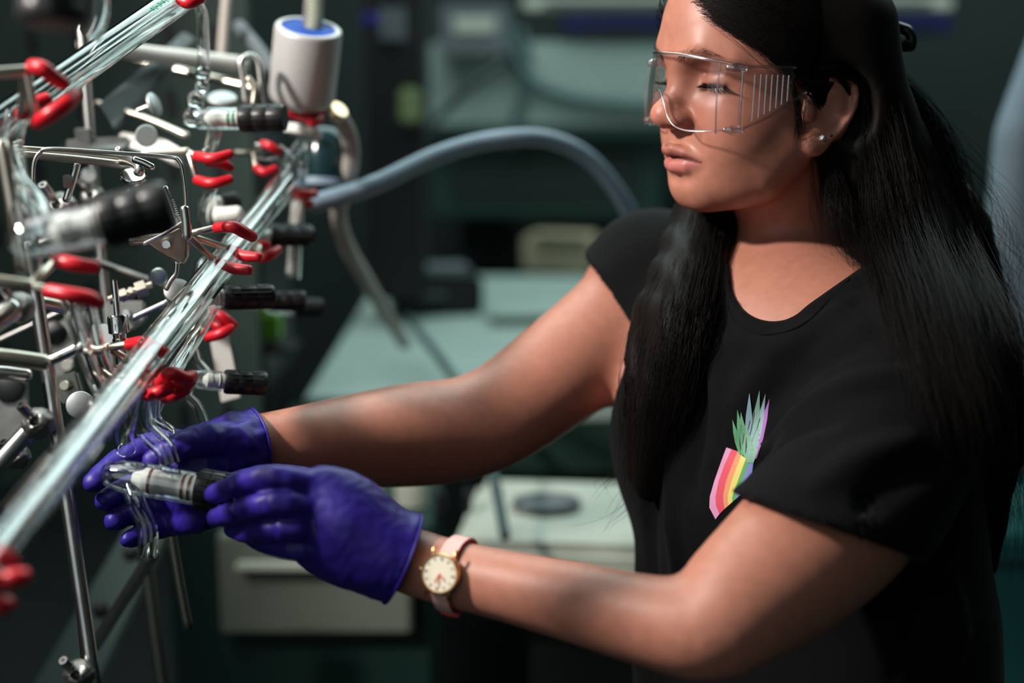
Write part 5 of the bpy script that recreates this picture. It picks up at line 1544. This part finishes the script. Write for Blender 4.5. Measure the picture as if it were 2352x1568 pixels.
lock([H_((-.085, .00, .060)), P(2120, 300, 1.31), P(2180, 480, 1.31), P(2240, 660, 1.31), P(2300, 850, 1.31), P(2330, 1100, 1.31), P(2335, 1320, 1.31)], 420, .018, .042, .014)
lock([H_((-.046, .068, -.010)), H_((-.040, .066, -.050)), P(1955, 470, 1.250), P(1995, 560, 1.235), S(2045, 680, .006)], 240, .006, .022, .006, .00022)
lock([q - FWD * .012 for q in LF], 1500, .030, .024, .007)
lock([q - FWD * .012 for q in LF2], 600, .026, .022, .007)
lock([LF[4], S(1500, 1030, .015), S(1455, 1130, .02, 1.27), P(1400, 1200, 1.28), P(1345, 1212, 1.29)], 9, .008, .020, .008, .00016)
lock([S(1500, 950, .015), P(1440, 1060, 1.28), P(1390, 1110, 1.29), P(1385, 1150, 1.29)], 6, .008, .012, .006, .00016)
# fly-away hairs at the back and wisps on the neck and before the ear
lock([H_((-.085, .02, .03)), P(2190, 400, 1.29), P(2265, 560, 1.28), P(2325, 720, 1.27), P(2350, 950, 1.27)], 120, .03, .055, .022, .00014)
lock([H_((.022, .071, .022)), H_((.016, .073, .002)), H_((.012, .072, -.018)), H_((.008, .069, -.030))], 60, .003, .006, .003, .00012, freq=(.4, .9))
lock([H_((-.034, .070, -.022)), H_((-.030, .068, -.050)), P(1922, 440, 1.240), P(1938, 505, 1.236), P(1985, 575, 1.236), P(2040, 640, 1.21)], 420, .006, .020, .007, .00016)
lock([H_((-.02, .062, -.045)), P(1900, 480, 1.255), P(1925, 550, 1.250), P(1985, 610, 1.24)], 60, .010, .026, .008, .00010)
Vx, Qx = polygonise(hf, (.10, 1.02, .98), (.66, 1.60, 1.84), .0048)
lx = (Vx - HT) @ HR
Qx = Qx[~((lx[Qx][:, :, 2] > -.055).all(1) & (np.abs(lx[Qx][:, :, 1]) < .110).all(1) & (lx[Qx][:, :, 0] > -.11).all(1))]
Vy, Qy = polygonise(hf, (-.115, -.115, -.06), (.115, .115, .165), .0026, HR, HT)
Vx, Qx = np.concatenate([Vx, Vy]), np.concatenate([Qx, Qy + len(Vx)])
hv = strands_mesh('hair', curves, rads, 3)
hair_o = link('hair', hv, hair_mat, person)
hair_o['label'] = 'long wavy black hair'
hair_o['kind'] = 'stuff'
link('hair_mass', np_mesh('hair_mass', relax(Vx, Qx, 2, .5), Qx), hair_mat, hair_o)
# claw clip at the back of the head
clip_mat = mat('black_clip_plastic', (.006, .006, .006, 1), .35)
cl = Field(); cl.chain([hw((-.072, .030, .085)), P(2062, 64, 1.300), P(2084, 72, 1.300), P(2094, 92, 1.300), P(2078, 108, 1.300), hw((-.078, .030, .070))], [.006, .0058, .0055, .0050, .0055, .006], .004, sub=3)
Vc, Qc = polygonise(cl, P(2065, 85, 1.30) - .06, P(2065, 85, 1.30) + .06, .0016)
co = link('hair_clip', np_mesh('hair_clip', Vc, Qc), clip_mat)
tag(co, 'small black plastic clip in the hair at the back of her head', 'hair clip')

# ------------------------------------------------------------------ safety glasses (clear plastic)
plastic = thin_clear('clear_polycarbonate', (.985, .978, .982, 1), .9, .05, .01)
def sheet(name, rows, thick, mtl, parent):
    """rows: (m,n,3) grid of points (head frame) -> solid sheet"""
    G = np.asarray(rows, float); m, n = G.shape[:2]
    du = np.gradient(G, axis=0); dv = np.gradient(G, axis=1)
    nr = np.cross(du, dv); nr /= np.linalg.norm(nr, axis=2)[..., None] + 1e-12
    A = hw((G + nr * thick / 2).reshape(-1, 3)); B2 = hw((G - nr * thick / 2).reshape(-1, 3))
    V = np.concatenate([A, B2]); Q = []
    idx = lambda i, j, s: s * m * n + i * n + j
    for i in range(m - 1):
        for j in range(n - 1):
            Q.append((idx(i, j, 0), idx(i + 1, j, 0), idx(i + 1, j + 1, 0), idx(i, j + 1, 0)))
            Q.append((idx(i, j, 1), idx(i, j + 1, 1), idx(i + 1, j + 1, 1), idx(i + 1, j, 1)))
    for i in range(m - 1):
        Q.append((idx(i, 0, 0), idx(i, 0, 1), idx(i + 1, 0, 1), idx(i + 1, 0, 0)))
        Q.append((idx(i, n - 1, 0), idx(i + 1, n - 1, 0), idx(i + 1, n - 1, 1), idx(i, n - 1, 1)))
    for j in range(n - 1):
        Q.append((idx(0, j, 0), idx(0, j + 1, 0), idx(0, j + 1, 1), idx(0, j, 1)))
        Q.append((idx(m - 1, j, 0), idx(m - 1, j, 1), idx(m - 1, j + 1, 1), idx(m - 1, j + 1, 0)))
    return link(name, np_mesh(name, V, np.array(Q)), mtl, parent)
def rod_h(name, pts, r, mtl, parent, sides=8, world=False):
    c = np.array(pts, float) if world else hw(np.array(pts, float))
    c = catmull(c, 5) if len(c) > 2 else c
    return link(name, tube_mesh(name, c, r, sides), mtl, parent)
glasses = empty('safety_glasses', hw((.07, 0, .02)))
tag(glasses, 'clear plastic wraparound safety glasses with ribbed side shields on her face', 'safety glasses')
plan = catmull(np.array([(.070, -.057), (.084, -.048), (.0975, -.033), (.1075, -.015), (.1110, 0), (.1115, .018), (.1055, .040), (.093, .062), (.074, .074)]), 6)
def ztop(y): return np.interp(abs(y), [0, .03, .06, .076], [.0445, .0440, .0400, .0360])
def zbot(y): return np.interp(abs(y), [0, .006, .012, .018, .026, .036, .050, .064, .076], [.0130, .0105, .0015, -.0085, -.0160, -.0190, -.0190, -.0175, -.0150])
rows = []
for x, y in plan:
    zt, zb = ztop(y), zbot(y)
    col_ = []
    for k in range(9):
        v = k / 8
        z = zb + (zt - zb) * v
        col_.append((x + .003 * math.sin(math.pi * v) - .002 * v, y, z))
    rows.append(col_)
sheet('lens', rows, .0022, plastic, glasses)
# brow ledge along the top, rolled rims
led = []
for x, y in plan:
    zt = ztop(y); nx, ny = np.array((x - .03, y)) / np.linalg.norm((x - .03, y))
    led.append([(x - nx * .016 * v - .002, y - ny * .016 * v, zt + .0030 * v) for v in np.linspace(0, 1, 4)])
sheet('brow_guard', led, .0018, plastic, glasses)
rim_mat = thin_clear('clear_plastic_rim', (.97, .96, .98, 1), 2.0, .18, .22)
rod_h('top_rim', [(x - .001, y, ztop(y)) for x, y in plan[::4]], .0014, rim_mat, glasses)
rod_h('bottom_rim', [(x, y, zbot(y)) for x, y in plan[::2]], .0008, rim_mat, glasses)
for s in (1, -.76):
    # nose flange
    fl = []
    for v in np.linspace(0, 1, 9):
        y = .007 + .018 * v; x = np.interp(y, plan[24:, 1], plan[24:, 0]); z = zbot(y)
        fl.append([(x - .012 * w_, math.copysign(1, s) * (y + .004 * w_), z + .0025 * w_) for w_ in np.linspace(0, 1, 4)])
    sheet('nose_flange', fl, .0015, plastic, glasses)
    # side shield
    sp = np.array([(.074, .0745), (.060, .0775), (.045, .0795), (.030, .0810)])
    sh = []
    for q, (x, y) in enumerate(catmull(sp, 4)):
        v = q / 12
        zt = .0360 + .0005 * v; zb = -.0150 + .0230 * v
        sh.append([(x, s * y, zb + (zt - zb) * w_) for w_ in np.linspace(0, 1, 6)])
    so = sheet('side_shield', sh, .0020, plastic, glasses)
    for q in range(7):
        x = .066 - .0052 * q; y = np.interp(x, sp[::-1, 0], sp[::-1, 1]) + .0012; v = (.074 - x) / .044
        rod_h('rib', [(x, s * y, -.0130 + .0240 * v), (x, s * y, .0300)], .0009, rim_mat, so, 6)
    rod_h('shield_top_edge', [(.074, s * .0755, .0360), (.050, s * .0795, .0365), (.028, s * .0815, .0365)], .0013, rim_mat, so)
    rod_h('shield_bottom_edge', [(.074, s * .0755, -.0150), (.052, s * .0795, -.0050), (.030, s * .0818, .0080), (.016, s * .0820, .0165)], .0013, rim_mat, so)
    rod_h('hinge_edge', [(.0765, s * .0745, -.0160), (.0770, s * .0750, .010), (.0765, s * .0750, .0350)], .0014, rim_mat, glasses)
    rod_h('front_edge', [(.0925, s * .0640, -.0200), (.0940, s * .0645, .010), (.0925, s * .0640, .0380)], .0009, rim_mat, glasses)
    # moulded hinge knuckles
    for (hx, hz, k_) in ((.0815, .0345, 1.0), (.0815, -.0165, .85)):
        fk = Field(); fk.frame('h', HR, HT)
        fk.ell((hx, s * .0725, hz), (.0065 * k_, .0040, .0048 * k_), .001)
        fk.chain([(hx + .006, s * .0700, hz), (hx - .006, s * .0755, hz)], [.0030 * k_, .0034 * k_], .002)
        vk, qk = polygonise(fk, (hx - .014, s * .0725 - .012, hz - .010), (hx + .014, s * .0725 + .012, hz + .010), .0010, HR, HT)
        link('hinge', np_mesh('hinge', vk, qk), rim_mat, glasses)
    rod_h('temple', [(.030, s * .0815, .0300), (.010, s * .0800, .0270), (-.010, s * .0785, .0240), (-.026, s * .0780, .0140)], .0022, plastic, glasses)

# ------------------------------------------------------------------ ear studs
stone = mat('stud_stone', (.85, .9, .95, 1), .05, metal=.6)
steel_s = mat('stud_metal', (.75, .75, .75, 1), .2, metal=1)
for nm, px, py, r, lab in (('ear_stud', 1887, 318, .0030, 'sparkling clear stone stud in the ear lobe'), ('ear_stud', 1908, 311, .0014, 'tiny plain second stud higher on the same ear')):
    q = trace(body, px, py, 1.1, 1.4)
    if q is None: q = P(px, py, 1.22)
    st = empty(nm, q); tag(st, lab, 'earring')
    bm = bmesh.new(); bmesh.ops.create_icosphere(bm, subdivisions=1, radius=r)
    me = bpy.data.meshes.new('stone'); bm.to_mesh(me); bm.free()
    o = link('stone', me, stone if r > .002 else mat('dark_bead', (.02, .02, .025, 1), .2), st, smooth=False); o.matrix_parent_inverse = Matrix(); o.location = -Vector(FWD) * r * .9
    if r > .002:
        for k in range(4):
            a = math.radians(45 + 90 * k)
            tip_ = Vector(RIGHT) * math.cos(a) * r + Vector(UP) * math.sin(a) * r - Vector(FWD) * r * 1.2
            o2 = link('claw', tube_mesh('claw', [np.zeros(3), np.array(tip_)], .0004, 5), steel_s, st); o2.matrix_parent_inverse = Matrix()

# ------------------------------------------------------------------ wristwatch
def look_frame(n, up_hint):
    n = Vector(n).normalized(); x = Vector(up_hint).cross(n).normalized(); y = n.cross(x)
    return Matrix((x, y, n)).transposed()
wc = P(1018, 1316, 1.086)
wq = trace(body, 1018, 1316, 1.0, 1.15)
if wq is not None: wc = wq
ARM_AX = P(1150, 1342, 1.070) - P(1020, 1312, 1.088); ARM_AX /= np.linalg.norm(ARM_AX)
wn = -FWD + .05 * UP - .10 * RIGHT; wn = wn - ARM_AX * (wn @ ARM_AX); wn /= np.linalg.norm(wn)
strapdir = np.cross(ARM_AX, wn); strapdir /= np.linalg.norm(strapdir)
if strapdir[2] < 0: strapdir = -strapdir
gold = mat('rose_gold', srgb(226, 178, 128), .22, metal=1)
dialm = mat('cream_dial', srgb(236, 228, 205), .5)
pinkm = mat('pink_leather', srgb(226, 176, 168), .6, bump=.2, bscale=600)
redm = mat('coral_lining', srgb(214, 62, 70), .6)
inkm = mat('watch_ink', srgb(60, 50, 45), .5)
handm = mat('watch_hand_red', srgb(220, 90, 60), .4)
glassm = thin_clear('watch_crystal', (1, 1, 1, 1), 1.0, .01)
watch = empty('wristwatch', wc)
tag(watch, 'small round gold wristwatch with cream dial and pink strap on near wrist', 'watch')
wc = wc + wn * .004
WM = np.stack([np.cross(strapdir, wn), strapdir, wn], 1)
def wloc(p): return wc + np.asarray(p, float) @ WM.T
RW = .0150
case = lathe('case', [(RW * .8, -.004), (RW, -.003), (RW * 1.04, 0), (RW * 1.03, .0025), (RW * .98, .0035), (RW * .90, .0036), (RW * .88, .0026), (RW * .1, .0024)], 48, wloc, gold, watch)
dial = lathe('dial', [(RW * .885, .0026), (RW * .885, .0028), (.0005, .00285)], 40, wloc, dialm, watch)
for h in range(12):
    a = math.radians(30 * h)
    d0, d1 = np.array([math.sin(a), math.cos(a), 0]) * RW * .68, np.array([math.sin(a), math.cos(a), 0]) * RW * .80
    me = tube_mesh('hour_mark', [wloc(d0 + [0, 0, .003]), wloc(d1 + [0, 0, .003])], .00045 if h % 3 else .0007, 5)
    link('hour_mark', me, inkm, dial)
for ang, ln, w_ in ((128, .46, .00055), (172, .62, .0004), (200, .5, .0003)):
    a = math.radians(ang)
    link('watch_hand', tube_mesh('watch_hand', [wloc((0, 0, .0033)), wloc((math.sin(a) * RW * ln, math.cos(a) * RW * ln, .0033))], w_, 5), handm, dial)
lathe('crystal', [(RW * .9, .0036), (RW * .6, .0041), (RW * .2, .0043), (.0004, .0043)], 40, wloc, glassm, watch)
lathe('crown', [(.0005, 0), (.0016, 0), (.0018, .0010), (.0016, .0022), (.0004, .0022)], 14, lambda V: wloc(np.stack([-RW * 1.03 - V[:, 2], V[:, 0], V[:, 1]], 1)), gold, watch)
for sx in (-1, 1):
    for sy in (-1, 1):
        link('lug', tube_mesh('lug', [wloc((sx * RW * .62, sy * RW * .80, .0005)), wloc((sx * RW * .60, sy * RW * 1.10, .0006)), wloc((sx * RW * .58, sy * RW * 1.25, -.0015))], [.0013, .0012, .0009], 8), gold, watch)
# strap follows the wrist in a closed loop
wrist_c = P(1035, 1316, 1.0865)
ctr = wrist_c + ARM_AX * ((wc - wrist_c) @ ARM_AX)
Rw = .0285
for sgn, nm in ((1, 'strap'), (-1, 'strap')):
    rows_o, rows_i = [], []
    for q in range(15):
        u = q / 14
        ang = math.radians(28 + 150 * u) * sgn
        dirv = wn * math.cos(ang) + strapdir * math.sin(ang)
        # distance to the skin along dirv
        tt = np.linspace(.012, .05, 80)
        v = body.eval(ctr + tt[:, None] * dirv)
        rr = tt[np.argmax(v > 0)] + .0006
        wdt = .0068 - .0012 * u
        rows_o.append([ctr + dirv * (rr + .0018) + ARM_AX * wdt * e for e in (-1, -.6, 0, .6, 1)])
        rows_i.append([ctr + dirv * (rr + .0004) + ARM_AX * (wdt + .0006) * e for e in (-1, -.6, 0, .6, 1)])
    for nm2, rws, th, mt in (('strap', rows_o, .0014, pinkm), ('strap_lining', rows_i, .0010, redm)):
        loc_rows = (np.array(rws) - HT) @ HR
        sheet(nm2, loc_rows, th, mt, watch)
    ang = math.radians(28 + 62) * sgn
    if sgn < 0:
        dirv = wn * math.cos(ang) + strapdir * math.sin(ang)
        tt = np.linspace(.012, .05, 80); v = body.eval(ctr + tt[:, None] * dirv); rr = tt[np.argmax(v > 0)] + .0032
        link('strap_keeper', tube_mesh('strap_keeper', [ctr + dirv * rr - ARM_AX * .0078, ctr + dirv * (rr + .0008), ctr + dirv * rr + ARM_AX * .0078], .0020, 8), redm, watch)
